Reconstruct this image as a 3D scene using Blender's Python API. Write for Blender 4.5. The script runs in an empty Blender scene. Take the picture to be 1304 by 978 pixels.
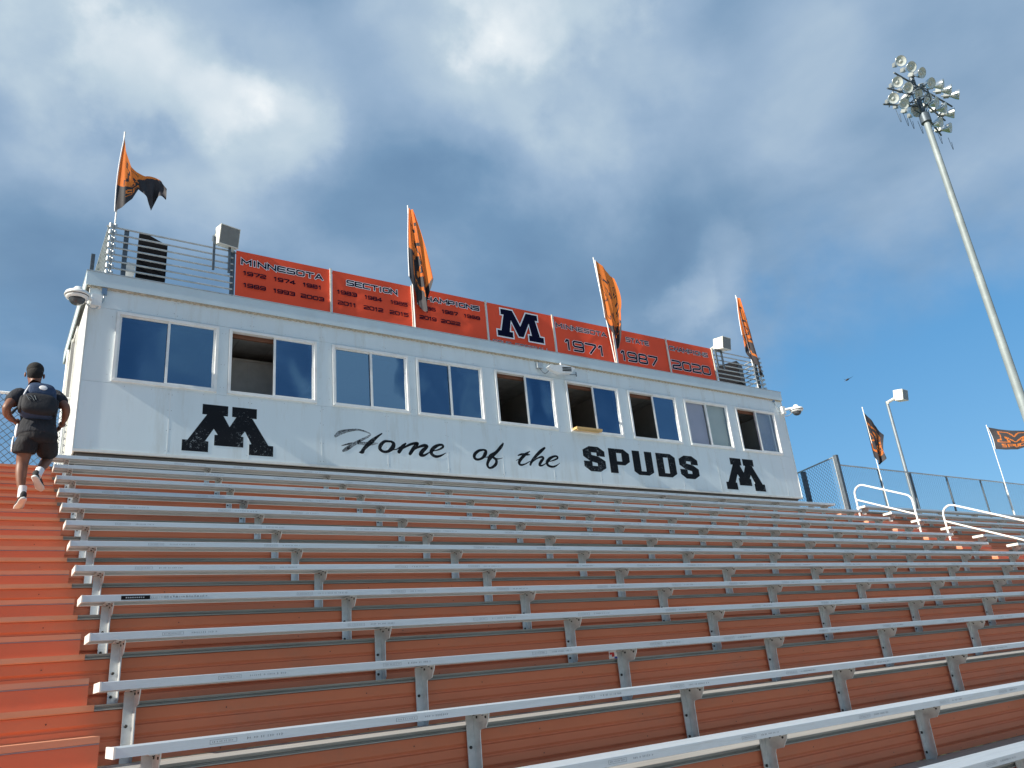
import bpy, bmesh, math, random
from mathutils import Vector, Matrix, noise
random.seed(7)
SC = bpy.context.scene
COL = SC.collection
R = math.radians

# ------------------------------------------------------------------ camera
def make_camera():
    cd = bpy.data.cameras.new("camera")
    cam = bpy.data.objects.new("camera", cd)
    COL.objects.link(cam)
    cd.sensor_width = 36.0
    cd.lens = 36.0 * 998.58 / 1304.0
    cd.shift_x = -0.943 / 1304.0
    cd.shift_y = -1.856 / 1304.0
    cd.clip_start = 0.05
    cd.clip_end = 5000.0
    right = Vector((0.83420572, -0.54370349, -0.09212672))
    up = Vector((-0.12161068, -0.34432874, 0.93093961))
    fwd = Vector((0.537877, 0.76539155, 0.35336116))
    m = Matrix((( right.x, up.x, -fwd.x, -0.6187),
                ( right.y, up.y, -fwd.y, -4.3345),
                ( right.z, up.z, -fwd.z,  0.1219),
                ( 0, 0, 0, 1)))
    cam.matrix_world = m
    SC.camera = cam
make_camera()

# ------------------------------------------------------------------ sun, sky, exposure
SUN_EL = R(31.0)
SUN_GRAZE = R(2.2)            # the sun stands almost in the plane of the press box front, to the left
sdir = Vector((-math.cos(SUN_EL) * math.cos(SUN_GRAZE), -math.cos(SUN_EL) * math.sin(SUN_GRAZE), math.sin(SUN_EL)))
sl = bpy.data.lights.new("sun", 'SUN')
sl.energy = 5.0
sl.angle = R(0.6)
sl.color = (1.0, 0.93, 0.80)
so = bpy.data.objects.new("sun", sl)
so.rotation_euler = sdir.to_track_quat('Z', 'Y').to_euler()
so.location = (-30, -5, 30)
COL.objects.link(so)

SC.view_settings.view_transform = 'Standard'
SC.view_settings.look = 'None'
SC.view_settings.exposure = 0.62
SC.view_settings.gamma = 1.0

def build_world():
    w = bpy.data.worlds.new("World")
    SC.world = w
    w.use_nodes = True
    nt = w.node_tree
    N = nt.nodes; L = nt.links
    N.clear()
    out = N.new('ShaderNodeOutputWorld')
    sky = N.new('ShaderNodeTexSky')
    sky.sky_type = 'NISHITA'
    sky.sun_disc = False
    sky.sun_elevation = SUN_EL
    sky.sun_rotation = R(-90.0) - SUN_GRAZE
    sky.air_density = 1.0; sky.dust_density = 0.6; sky.ozone_density = 2.5
    b1 = N.new('ShaderNodeBackground'); b1.inputs[1].default_value = 0.115
    L.new(sky.outputs[0], b1.inputs[0])
    tc = N.new('ShaderNodeTexCoord')
    D = tc.outputs['Generated']
    def mth(op, a, b=None, c=None, clamp=False):
        n = N.new('ShaderNodeMath'); n.operation = op; n.use_clamp = clamp
        for i, v in enumerate((a, b, c)):
            if v is None: continue
            if isinstance(v, (int, float)): n.inputs[i].default_value = v
            else: L.new(v, n.inputs[i])
        return n.outputs[0]
    def vm(op, a, b=None, s=None):
        n = N.new('ShaderNodeVectorMath'); n.operation = op
        for i, v in enumerate((a, b)):
            if v is None: continue
            if isinstance(v, tuple): n.inputs[i].default_value = v
            else: L.new(v, n.inputs[i])
        if s is not None: n.inputs['Scale'].default_value = s
        return n
    dn = vm('NORMALIZE', D).outputs[0]
    sep = N.new('ShaderNodeSeparateXYZ'); L.new(dn, sep.inputs[0])
    zc = mth('ADD', mth('MAXIMUM', sep.outputs[2], 0.0), 0.28)
    cmb = N.new('ShaderNodeCombineXYZ')
    L.new(mth('DIVIDE', sep.outputs[0], zc), cmb.inputs[0])
    L.new(mth('DIVIDE', sep.outputs[1], zc), cmb.inputs[1])
    P = cmb.outputs[0]
    def noi(scale, det=6, rough=0.55, off=(0, 0, 0), dist=0.0, src=P, typ='FBM'):
        a = vm('ADD', src, off).outputs[0]
        n = N.new('ShaderNodeTexNoise'); L.new(a, n.inputs['Vector'])
        n.inputs['Scale'].default_value = scale; n.inputs['Detail'].default_value = det
        n.inputs['Roughness'].default_value = rough; n.inputs['Distortion'].default_value = dist
        return n.outputs[0]
    # warp the direction a little so that the lobes below get ragged, cloud-like edges
    wn = N.new('ShaderNodeTexNoise'); L.new(dn, wn.inputs['Vector'])
    wn.inputs['Scale'].default_value = 4.2; wn.inputs['Detail'].default_value = 7; wn.inputs['Roughness'].default_value = 0.55
    wv = vm('SUBTRACT', wn.outputs['Color'], (0.5, 0.5, 0.5)).outputs[0]
    wd = vm('NORMALIZE', vm('ADD', dn, vm('SCALE', wv, s=0.30).outputs[0]).outputs[0]).outputs[0]
    def lobe(d, ang, src=wd):
        v = Vector(d).normalized()
        n = vm('DOT_PRODUCT', src, tuple(v))
        mr = N.new('ShaderNodeMapRange'); mr.interpolation_type = 'SMOOTHERSTEP'
        L.new(n.outputs['Value'], mr.inputs[0])
        mr.inputs[1].default_value = math.cos(R(ang)); mr.inputs[2].default_value = 1.0
        mr.inputs[3].default_value = 0; mr.inputs[4].default_value = 1
        return mr.outputs[0]
    big = noi(1.9, 8, 0.5, (3.1, 1.7, 0), 0.4)
    mid = noi(3.6, 6, 0.46, (7.7, 2.2, 0), 0.5)
    fin = noi(10.0, 5, 0.5, (1.7, 9.2, 0), 0.3)
    bb = mth('ADD', mth('MULTIPLY', mth('SUBTRACT', big, 0.5), CL['big']),
             mth('ADD', mth('MULTIPLY', mth('SUBTRACT', mid, 0.5), CL['mid']), mth('MULTIPLY', mth('SUBTRACT', fin, 0.5), CL['fin'])))
    bright = mth('ADD', bb, CL['base'])
    for d, ang, wgt in CL['lobes']:
        bright = mth('MULTIPLY_ADD', lobe(d, ang), wgt, bright)
    ramp = N.new('ShaderNodeValToRGB'); L.new(bright, ramp.inputs[0])
    el = ramp.color_ramp.elements
    while len(el) > 1: el.remove(el[-1])
    first = True
    for pos, c in CL['ramp']:
        e = el[0] if first else el.new(pos)
        e.position = pos; e.color = tuple(c) + (1,); first = False
    b2 = N.new('ShaderNodeBackground'); b2.inputs[1].default_value = CL['str']
    L.new(ramp.outputs[0], b2.inputs[0])
    cov = mth('ADD', mth('MULTIPLY', mth('SUBTRACT', noi(1.3, 9, 0.55, (11.3, 4.0, 0), 0.5), 0.5), CL['cn']), CL['cbase'])
    for d, ang, wgt in CL['clear']:
        cov = mth('MULTIPLY_ADD', lobe(d, ang), -wgt, cov)
    for d, ang, wgt in CL['lobes']:
        if wgt > 0.3: cov = mth('MULTIPLY_ADD', lobe(d, ang), 0.8, cov)
    mr = N.new('ShaderNodeMapRange'); mr.interpolation_type = 'SMOOTHSTEP'
    L.new(cov, mr.inputs[0]); mr.inputs[1].default_value = -0.1; mr.inputs[2].default_value = 1.02
    # the cloud deck thins out towards the horizon all the way round
    hz = N.new('ShaderNodeMapRange'); hz.interpolation_type = 'SMOOTHSTEP'
    L.new(sep.outputs[2], hz.inputs[0]); hz.inputs[1].default_value = 0.02; hz.inputs[2].default_value = 0.42
    hz.inputs[3].default_value = 0.35; hz.inputs[4].default_value = 1.0
    fac = mth('MULTIPLY', mr.outputs[0], hz.outputs[0])
    # thin bright veil of haze in front of the clear blue, paler towards the horizon
    vr = N.new('ShaderNodeValToRGB'); L.new(sep.outputs[2], vr.inputs[0])
    e = vr.color_ramp.elements; e[0].position = 0.0; e[0].color = (0.105, 0.36, 0.64, 1); e[1].position = 0.45; e[1].color = (0.045, 0.245, 0.52, 1)
    b3 = N.new('ShaderNodeBackground'); b3.inputs[1].default_value = 0.74; L.new(vr.outputs[0], b3.inputs[0])
    mv = N.new('ShaderNodeMixShader'); mv.inputs[0].default_value = 0.75
    L.new(b1.outputs[0], mv.inputs[1]); L.new(b3.outputs[0], mv.inputs[2])
    mx = N.new('ShaderNodeMixShader')
    L.new(fac, mx.inputs[0]); L.new(mv.outputs[0], mx.inputs[1]); L.new(b2.outputs[0], mx.inputs[2])
    L.new(mx.outputs[0], out.inputs[0])

CL = dict(
    base=0.30, big=1.0, mid=0.52, fin=0.11, str=0.74,
    ramp=[(0.0, (0.11, 0.205, 0.345)), (0.25, (0.165, 0.28, 0.43)), (0.5, (0.29, 0.405, 0.55)), (0.75, (0.47, 0.575, 0.66)), (0.92, (0.70, 0.76, 0.80)), (1.1, (0.88, 0.90, 0.90))],
    lobes=[((0.094, 0.744, 0.661), 6.5, 0.22), ((0.13, 0.744, 0.655), 15, 0.30), ((0.03, 0.75, 0.655), 7, 0.15), ((0.19, 0.748, 0.615), 6, 0.22),
           ((0.466, 0.52, 0.715), 6, 0.26), ((0.455, 0.56, 0.69), 13, 0.26), ((0.476, 0.591, 0.651), 5, 0.1),
           ((0.84, 0.22, 0.50), 26, 0.14), ((0.664, 0.422, 0.617), 12, 0.10),
           ((0.132, 0.839, 0.528), 5, 0.10), ((0.69, 0.57, 0.45), 5, 0.16), ((0.66, 0.61, 0.43), 3.5, 0.14),
           ((0.36, -0.85, 0.36), 6, 0.85), ((0.28, -0.86, 0.44), 5, 0.35), ((0.50, -0.78, 0.30), 4, 0.6), ((0.60, -0.72, 0.25), 3.5, 0.7), ((0.15, -0.9, 0.38), 4, 0.3), ((0.74, -0.61, 0.27), 9, 0.30),
           ((-0.002, 0.822, 0.569), 14, -0.10), ((0.30, 0.75, 0.58), 14, -0.10), ((0.633, 0.57, 0.52), 10, -0.05)],
    cn=0.8, cbase=1.0,
    clear=[((0.90, 0.42, -0.03), 34, 1.55), ((0.76, 0.60, 0.18), 15, 0.25), ((0.05, 0.98, 0.17), 22, 0.42)],
)
build_world()

# ------------------------------------------------------------------ materials
MATS = {}
def nodes(m):
    m.use_nodes = True
    return m.node_tree.nodes, m.node_tree.links, m.node_tree.nodes['Principled BSDF']
def mat(name, col, rough=0.6, metal=0.0, var=0.08, vscale=6.0, bump=0.0, bscale=60.0, col2=None, spec=0.5, stretch=(1, 1, 1), dirt=None, dscale=1.2):
    """plain painted / metal surface with soft mottling, optional dirt colour in patches"""
    if name in MATS: return MATS[name]
    m = bpy.data.materials.new(name); N, L, B = nodes(m)
    tc = N.new('ShaderNodeTexCoord')
    mp = N.new('ShaderNodeMapping'); L.new(tc.outputs['Object'], mp.inputs[0])
    mp.inputs['Scale'].default_value = stretch
    n = N.new('ShaderNodeTexNoise'); L.new(mp.outputs[0], n.inputs[0])
    n.inputs['Scale'].default_value = vscale; n.inputs['Detail'].default_value = 6; n.inputs['Roughness'].default_value = 0.6
    r = N.new('ShaderNodeValToRGB'); L.new(n.outputs[0], r.inputs[0])
    c2 = col2 or tuple(min(1, c * (1 + var)) for c in col)
    c1 = tuple(c * (1 - var) for c in col)
    r.color_ramp.elements[0].position = 0.32; r.color_ramp.elements[0].color = tuple(c1) + (1,)
    r.color_ramp.elements[1].position = 0.68; r.color_ramp.elements[1].color = tuple(c2) + (1,)
    src = r.outputs[0]
    if dirt:
        n2 = N.new('ShaderNodeTexNoise'); L.new(mp.outputs[0], n2.inputs[0])
        n2.inputs['Scale'].default_value = dscale; n2.inputs['Detail'].default_value = 9; n2.inputs['Roughness'].default_value = 0.7
        r2 = N.new('ShaderNodeValToRGB'); L.new(n2.outputs[0], r2.inputs[0])
        r2.color_ramp.elements[0].position = 0.52; r2.color_ramp.elements[0].color = (0, 0, 0, 1)
        r2.color_ramp.elements[1].position = 0.74; r2.color_ramp.elements[1].color = (dirt[3],) * 3 + (1,)
        mx = N.new('ShaderNodeMixRGB'); L.new(r2.outputs[0], mx.inputs[0]); L.new(src, mx.inputs[1])
        mx.inputs[2].default_value = tuple(dirt[:3]) + (1,)
        src = mx.outputs[0]
    if name in ('mill_finish_aluminium', 'bracket_aluminium', 'orange_riser_paint', 'white_wall_panel', 'footboard_aluminium'):
        oi = N.new('ShaderNodeObjectInfo'); mr = N.new('ShaderNodeMapRange'); L.new(oi.outputs['Random'], mr.inputs[0])
        mr.inputs[3].default_value = 0.90 if name != 'white_wall_panel' else 0.955; mr.inputs[4].default_value = 1.0
        hv = N.new('ShaderNodeHueSaturation'); L.new(mr.outputs[0], hv.inputs['Value']); L.new(src, hv.inputs['Color']); src = hv.outputs[0]
    L.new(src, B.inputs['Base Color'])
    B.inputs['Roughness'].default_value = rough; B.inputs['Metallic'].default_value = metal
    B.inputs['Specular IOR Level'].default_value = spec
    if bump:
        nb = N.new('ShaderNodeTexNoise'); L.new(mp.outputs[0], nb.inputs[0])
        nb.inputs['Scale'].default_value = bscale; nb.inputs['Detail'].default_value = 4
        bp = N.new('ShaderNodeBump'); bp.inputs['Strength'].default_value = min(bump, 1.0); bp.inputs['Distance'].default_value = 0.02 if name.startswith('black_sh') else 0.01
        L.new(nb.outputs[0], bp.inputs['Height']); L.new(bp.outputs[0], B.inputs['Normal'])
    MATS[name] = m
    return m

ALU = mat('mill_finish_aluminium', (0.70, 0.745, 0.775), 0.42, 0.45, 0.10, 3.0, 0.15, 40, stretch=(0.6, 8, 8), dirt=(0.46, 0.45, 0.42, 0.6), dscale=3.0)
ALU_CAP = mat('cast_end_cap', (0.74, 0.73, 0.69), 0.5, 0.15, 0.06, 8)
ALU_DARK = mat('footboard_nosing_aluminium', (0.40, 0.40, 0.37), 0.5, 0.5, 0.12, 3.0, 0.15, 40, stretch=(0.6, 8, 8), dirt=(0.2, 0.18, 0.15, 0.7), dscale=2.0)
TREADM = mat('footboard_aluminium', (0.43, 0.415, 0.39), 0.6, 0.15, 0.14, 3.0, 0.15, 40, stretch=(0.6, 8, 8), dirt=(0.30, 0.26, 0.21, 0.7), dscale=2.0)
ALU_LEG = mat('bracket_aluminium', (0.66, 0.68, 0.68), 0.38, 0.5, 0.12, 14, 0.2, 60)
ORANGE = mat('orange_riser_paint', (0.74, 0.228, 0.114), 0.55, 0.0, 0.05, 2.0, 0.05, 18, stretch=(0.9, 2, 2), dirt=(0.50, 0.23, 0.15, 0.5), dscale=1.8, spec=0.3)
ORANGE_LT = mat('orange_nosing_paint', (0.66, 0.29, 0.165), 0.5, 0.0, 0.10, 4, 0.05, 30, stretch=(0.4, 2, 2), dirt=(0.52, 0.33, 0.25, 0.6), dscale=3.0, spec=0.35)
GREYLINE = mat('grey_step_line', (0.36, 0.30, 0.30), 0.6, 0.0, 0.15, 5)  # grey strip just below the step's top cover
WALLW = mat('white_wall_panel', (0.74, 0.82, 0.855), 0.45, 0.0, 0.03, 0.8, 0.04, 9, stretch=(2.5, 2.5, 0.35), dirt=(0.55, 0.55, 0.50, 0.6), dscale=1.3)
TRIMW = mat('white_trim', (0.80, 0.80, 0.77), 0.4, 0.0, 0.04, 5, dirt=(0.52, 0.47, 0.40, 0.5), dscale=3.5)
FRAMEW = mat('window_frame_white', (0.82, 0.83, 0.82), 0.35, 0.0, 0.04, 6, dirt=(0.55, 0.50, 0.43, 0.4), dscale=4)
FASC = mat('fascia_metal', (0.60, 0.70, 0.75), 0.45, 0.1, 0.04, 2, dirt=(0.5, 0.5, 0.46, 0.4), dscale=1.5)
BEIGE = mat('deck_edge_beige', (0.50, 0.43, 0.33), 0.7, 0.0, 0.3, 22)
GALV = mat('galvanised_steel', (0.50, 0.53, 0.54), 0.42, 0.6, 0.15, 9, 0.1, 50)
GALVD = mat('dark_weathered_steel', (0.10, 0.125, 0.15), 0.5, 0.4, 0.25, 12)
POLEM = mat('light_pole_steel', (0.25, 0.29, 0.30), 0.6, 0.15, 0.10, 1.2, 0.05, 10, dirt=(0.42, 0.46, 0.46, 0.6), dscale=0.6)
WHITEP = mat('white_handrail_paint', (0.85, 0.84, 0.80), 0.35, 0.0, 0.04, 8)
BLACKP = mat('black_wall_paint', (0.016, 0.018, 0.022), 0.55, 0.0, 0.3, 8)
BANNER = mat('orange_red_banner', (0.86, 0.098, 0.042), 0.6, 0.0, 0.06, 1.5, 0.12, 2.5, spec=0.2)
NAVY = mat('navy_print', (0.006, 0.007, 0.028), 0.8, 0.0, 0.1, 8, spec=0.05)
OUTL = mat('white_print', (0.90, 0.92, 0.98), 0.6, 0.0, 0.04, 8, spec=0.2)
SPK = mat('black_speaker_cabinet', (0.010, 0.010, 0.012), 0.85, 0.0, 0.2, 30, 0.2, 120, spec=0.15)
LAMPB = mat('floodlight_housing', (0.74, 0.73, 0.66), 0.4, 0.0, 0.05, 6)
LAMPG = mat('floodlight_lens', (0.20, 0.20, 0.185), 0.25, 0.0, 0.10, 9)
CAMW = mat('camera_housing', (0.78, 0.80, 0.80), 0.3, 0.0, 0.04, 8)
DOMEG = mat('smoked_dome', (0.06, 0.07, 0.08), 0.08, 0.0, 0.2, 8)
REFL = mat('lamp_reflector', (0.72, 0.75, 0.75), 0.22, 0.85, 0.08, 10)
LENS = mat('lamp_lens', (0.66, 0.70, 0.68), 0.3, 0.1, 0.12, 6)
BLUEBOX = mat('blue_grey_box', (0.16, 0.25, 0.38), 0.5)
WOOD = mat('pine_board', (0.62, 0.40, 0.16), 0.6, 0.0, 0.2, 3, 0.1, 30, stretch=(1, 10, 10))
INTW = mat('interior_panel', (0.42, 0.40, 0.38), 0.8, 0.0, 0.1, 3)
INTC = mat('interior_ceiling_tile', (0.50, 0.49, 0.46), 0.8, 0.0, 0.15, 5)
INTD = mat('interior_dark', (0.05, 0.045, 0.045), 0.8, 0.0, 0.2, 3)
BROWN = mat('brown_header', (0.22, 0.10, 0.06), 0.7)
PANELP = mat('mauve_panel', (0.70, 0.60, 0.66), 0.8, 0.0, 0.05, 3)  # matt tinted panels set close behind the last two windows' glass
PANELB = mat('beige_panel', (0.78, 0.77, 0.64), 0.8, 0.0, 0.05, 3)
SKIN = mat('skin', (0.19, 0.080, 0.046), 0.5, 0.0, 0.10, 9)
HAIR = mat('short_black_hair', (0.010, 0.009, 0.009), 0.85, 0.0, 0.3, 60, 0.5, 200)
SHIRT = mat('black_shirt', (0.018, 0.020, 0.027), 0.9, 0.0, 0.3, 10, 1.0, 22, stretch=(1, 1, 0.5))
SHORTS = mat('black_shorts', (0.010, 0.010, 0.014), 0.85, 0.0, 0.3, 10, 1.0, 18, stretch=(1, 1, 0.4))
PACKN = mat('navy_pack_fabric', (0.020, 0.042, 0.095), 0.75, 0.0, 0.25, 14, 0.4, 40)
PACKK = mat('black_pack_fabric', (0.012, 0.013, 0.018), 0.8, 0.0, 0.25, 14, 0.4, 40)
WSOCK = mat('white_cotton', (0.78, 0.78, 0.80), 0.9)
SHOEK = mat('black_shoe_canvas', (0.02, 0.02, 0.024), 0.8)
SHOEW = mat('cream_shoe_sole', (0.62, 0.66, 0.66), 0.7)
BRONZE = mat('bird_feather', (0.05, 0.045, 0.045), 0.9)
BOLT = mat('dark_bolt', (0.05, 0.05, 0.05), 0.4, 0.6)
SCREW = mat('wall_screw', (0.30, 0.31, 0.31), 0.5, 0.4)
PRINTG = mat('faded_grey_stamp', (0.30, 0.33, 0.36), 0.6, 0.0, 0.3, 20)
SEAM = mat('panel_seam_strip', (0.74, 0.78, 0.79), 0.45, 0.0, 0.05, 3)
WIRE = mat('weathered_wire', (0.16, 0.20, 0.24), 0.5, 0.3, 0.2, 9)
LPOLE = mat('lamp_post_steel', (0.26, 0.30, 0.33), 0.5, 0.4, 0.15, 5)
GRASS = mat('grass_ground', (0.05, 0.085, 0.025), 0.95, 0.0, 0.35, 0.4, 0.6, 3)
STEELB = mat('grey_understructure', (0.16, 0.16, 0.16), 0.7)

def glass_mat(name, tint, f0, refl=(0.40, 0.70, 1.0), rough=0.01):
    """coated pane: see-through tint plus a Schlick reflection, the same from both sides"""
    m = bpy.data.materials.new(name); m.use_nodes = True
    N, L = m.node_tree.nodes, m.node_tree.links
    N.clear()
    o = N.new('ShaderNodeOutputMaterial'); mx = N.new('ShaderNodeMixShader')
    t = N.new('ShaderNodeBsdfTransparent'); t.inputs[0].default_value = tint + (1,)
    g = N.new('ShaderNodeBsdfGlossy'); g.inputs['Roughness'].default_value = rough; g.inputs[0].default_value = refl + (1,)
    lw = N.new('ShaderNodeLayerWeight'); lw.inputs[0].default_value = 0.5
    p = N.new('ShaderNodeMath'); p.operation = 'POWER'; L.new(lw.outputs['Facing'], p.inputs[0]); p.inputs[1].default_value = 4.0
    q = N.new('ShaderNodeMath'); q.operation = 'MULTIPLY_ADD'; L.new(p.outputs[0], q.inputs[0]); q.inputs[1].default_value = 1 - f0; q.inputs[2].default_value = f0
    tc = N.new('ShaderNodeTexCoord'); n = N.new('ShaderNodeTexNoise'); L.new(tc.outputs['Object'], n.inputs[0])
    n.inputs['Scale'].default_value = 0.9; n.inputs['Detail'].default_value = 1
    bp = N.new('ShaderNodeBump'); bp.inputs['Strength'].default_value = 0.35; bp.inputs['Distance'].default_value = 0.06
    L.new(n.outputs[0], bp.inputs['Height']); L.new(bp.outputs[0], g.inputs['Normal'])
    L.new(q.outputs[0], mx.inputs[0]); L.new(t.outputs[0], mx.inputs[1]); L.new(g.outputs[0], mx.inputs[2])
    L.new(mx.outputs[0], o.inputs[0])
    return m
GLASS = glass_mat('tinted_window_glass', (0.34, 0.40, 0.46), 0.23, (0.27, 0.56, 0.95))
GLASSC = glass_mat('clear_window_glass', (0.85, 0.88, 0.90), 0.05, (0.8, 0.9, 1.0))

def wear_paint(name='flaked_black_paint', lo=0.79, hi=0.89):
    """black lettering paint, flaked to the white panel beneath in small scratches"""
    m = bpy.data.materials.new(name); N, L, B = nodes(m)
    tc = N.new('ShaderNodeTexCoord')
    n = N.new('ShaderNodeTexNoise'); L.new(tc.outputs['Object'], n.inputs[0])
    n.inputs['Scale'].default_value = 26; n.inputs['Detail'].default_value = 8; n.inputs['Roughness'].default_value = 0.75; n.inputs['Distortion'].default_value = 1.2
    n2 = N.new('ShaderNodeTexNoise'); L.new(tc.outputs['Object'], n2.inputs[0]); n2.inputs['Scale'].default_value = 2.2
    a = N.new('ShaderNodeMath'); a.operation = 'MULTIPLY_ADD'; L.new(n2.outputs[0], a.inputs[0]); a.inputs[1].default_value = 0.35; L.new(n.outputs[0], a.inputs[2])
    r = N.new('ShaderNodeValToRGB'); L.new(a.outputs[0], r.inputs[0])
    r.color_ramp.elements[0].position = lo; r.color_ramp.elements[0].color = (0.012, 0.014, 0.018, 1)
    r.color_ramp.elements[1].position = hi; r.color_ramp.elements[1].color = (0.45, 0.50, 0.53, 1)
    L.new(r.outputs[0], B.inputs['Base Color']); B.inputs['Roughness'].default_value = 0.8; B.inputs['Specular IOR Level'].default_value = 0.12
    return m
PAINT = wear_paint()
PAINTW = wear_paint('badly_worn_black_paint', 0.60, 0.78)

# ------------------------------------------------------------------ mesh helpers
class MB:
    """collects faces; build() links them as one mesh object"""
    def __init__(s): s.v = []; s.f = []; s.mi = []; s.cur = 0; s.smooth = False; s.sm = []
    def add(s, vs, fs):
        o = len(s.v); s.v += [tuple(v) for v in vs]
        for f in fs:
            s.f.append(tuple(i + o for i in f)); s.mi.append(s.cur); s.sm.append(s.smooth)
        return s
    def box(s, x0, x1, y0, y1, z0, z1):
        return s.add([(x0, y0, z0), (x1, y0, z0), (x1, y1, z0), (x0, y1, z0), (x0, y0, z1), (x1, y0, z1), (x1, y1, z1), (x0, y1, z1)],
                     [(0, 3, 2, 1), (4, 5, 6, 7), (0, 1, 5, 4), (1, 2, 6, 5), (2, 3, 7, 6), (3, 0, 4, 7)])
    def obox(s, c, ax, ay, az):
        c = Vector(c); ax = Vector(ax); ay = Vector(ay); az = Vector(az)
        vs = [c + sx * ax + sy * ay + sz * az for sz in (-1, 1) for sx, sy in ((-1, -1), (1, -1), (1, 1), (-1, 1))]
        return s.add(vs, [(0, 3, 2, 1), (4, 5, 6, 7), (0, 1, 5, 4), (1, 2, 6, 5), (2, 3, 7, 6), (3, 0, 4, 7)])
    def prism_x(s, prof, x0, x1, cap=True):      # prof: list of (y, z)
        n = len(prof)
        vs = [(x0, y, z) for y, z in prof] + [(x1, y, z) for y, z in prof]
        fs = [(i, (i + 1) % n, n + (i + 1) % n, n + i) for i in range(n)]
        if cap: fs += [tuple(range(n))[::-1], tuple(range(n, 2 * n))]
        return s.add(vs, fs)
    def sheet_x(s, prof, x0, x1):
        n = len(prof)
        vs = [(x0, y, z) for y, z in prof] + [(x1, y, z) for y, z in prof]
        return s.add(vs, [(i, i + 1, n + i + 1, n + i) for i in range(n - 1)])
    def prism(s, poly, axis, a, b):              # polygon in the plane across 'axis'
        def P(p, t):
            if axis == 'x': return (t, p[0], p[1])
            if axis == 'y': return (p[0], t, p[1])
            return (p[0], p[1], t)
        n = len(poly)
        return s.add([P(p, a) for p in poly] + [P(p, b) for p in poly],
                     [(i, (i + 1) % n, n + (i + 1) % n, n + i) for i in range(n)] + [tuple(range(n))[::-1], tuple(range(n, 2 * n))])
    def tube(s, pts, r, n=8, cap=True):
        pts = [Vector(p) for p in pts]
        rs = r if isinstance(r, (list, tuple)) else [r] * len(pts)
        sm = s.smooth; s.smooth = True
        vs = []; prev = None
        for i, p in enumerate(pts):
            d = (pts[min(i + 1, len(pts) - 1)] - pts[max(i - 1, 0)]).normalized()
            if prev is None:
                a = d.orthogonal().normalized()
            else:
                a = (prev - d * prev.dot(d)).normalized()
            b = d.cross(a); prev = a
            for k in range(n):
                t = 2 * math.pi * k / n
                vs.append(p + rs[i] * (math.cos(t) * a + math.sin(t) * b))
        fs = []
        for i in range(len(pts) - 1):
            for k in range(n):
                fs.append((i * n + k, i * n + (k + 1) % n, (i + 1) * n + (k + 1) % n, (i + 1) * n + k))
        s.add(vs, fs); s.smooth = False
        if cap:
            o = len(vs); s.add(vs[:n], [tuple(range(n))[::-1]]); s.add(vs[-n:], [tuple(range(n))])
        s.smooth = sm
        return s
    def lathe(s, prof, M=None, n=16, smooth=True):     # prof: (r, z) about local z; M places it
        M = M or Matrix.Identity(4)
        sm = s.smooth; s.smooth = smooth
        vs = []
        for r, z in prof:
            for k in range(n):
                t = 2 * math.pi * k / n
                vs.append(M @ Vector((r * math.cos(t), r * math.sin(t), z)))
        fs = [(i * n + k, i * n + (k + 1) % n, (i + 1) * n + (k + 1) % n, (i + 1) * n + k) for i in range(len(prof) - 1) for k in range(n)]
        s.add(vs, fs); s.smooth = sm
        return s
    def ell(s, c, rx, ry, rz, n=14, m=9, M=None):
        prof = [(math.sin(math.pi * i / m), -math.cos(math.pi * i / m)) for i in range(m + 1)]
        T = Matrix.Translation(c) @ (M or Matrix.Identity(4)) @ Matrix.Diagonal((rx, ry, rz, 1))
        return s.lathe([(max(r, 1e-4), z) for r, z in prof], T, n)
    def mesh(s, name, mats):
        me = bpy.data.meshes.new(name)
        me.from_pydata(s.v, [], s.f)
        for m in (mats if isinstance(mats, (list, tuple)) else [mats]): me.materials.append(m)
        me.polygons.foreach_set('material_index', s.mi)
        me.polygons.foreach_set('use_smooth', s.sm)
        me.update()
        return me
    def build(s, name, mats, parent=None, loc=None):
        o = bpy.data.objects.new(name, s.mesh(name, mats))
        COL.objects.link(o)
        if parent: o.parent = parent
        if loc: o.location = loc
        return o

def add(name, me, parent=None, loc=(0, 0, 0), rot=None):
    o = bpy.data.objects.new(name, me); COL.objects.link(o)
    if parent: o.parent = parent
    o.location = loc
    if rot: o.rotation_euler = rot
    return o
def tag(o, label=None, cat=None, group=None, kind=None):
    if label: o['label'] = label
    if cat: o['category'] = cat
    if group: o['group'] = group
    if kind: o['kind'] = kind
    return o
def empty(name, loc=(0, 0, 0)):
    o = bpy.data.objects.new(name, None); COL.objects.link(o); o.location = loc; o.empty_display_size = 0.2
    return o
def pieces(m, name, mats, parent=None):
    """build every loose piece of m as an object of its own"""
    par = list(range(len(m.v)))
    def find(a):
        while par[a] != a: par[a] = par[par[a]]; a = par[a]
        return a
    for f in m.f:
        for v in f[1:]: par[find(v)] = find(f[0])
    groups = {}
    for k, f in enumerate(m.f): groups.setdefault(find(f[0]), []).append(k)
    out = []
    for ks in groups.values():
        n = MB(); mp = {}
        for k in ks:
            ff = []
            for v in m.f[k]:
                if v not in mp: mp[v] = len(n.v); n.v.append(m.v[v])
                ff.append(mp[v])
            n.f.append(tuple(ff)); n.mi.append(m.mi[k]); n.sm.append(m.sm[k])
        out.append(n.build(name, mats, parent))
    return out
def fix(o):
    bm = bmesh.new(); bm.from_mesh(o.data); bmesh.ops.recalc_face_normals(bm, faces=bm.faces); bm.to_mesh(o.data); bm.free()

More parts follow.
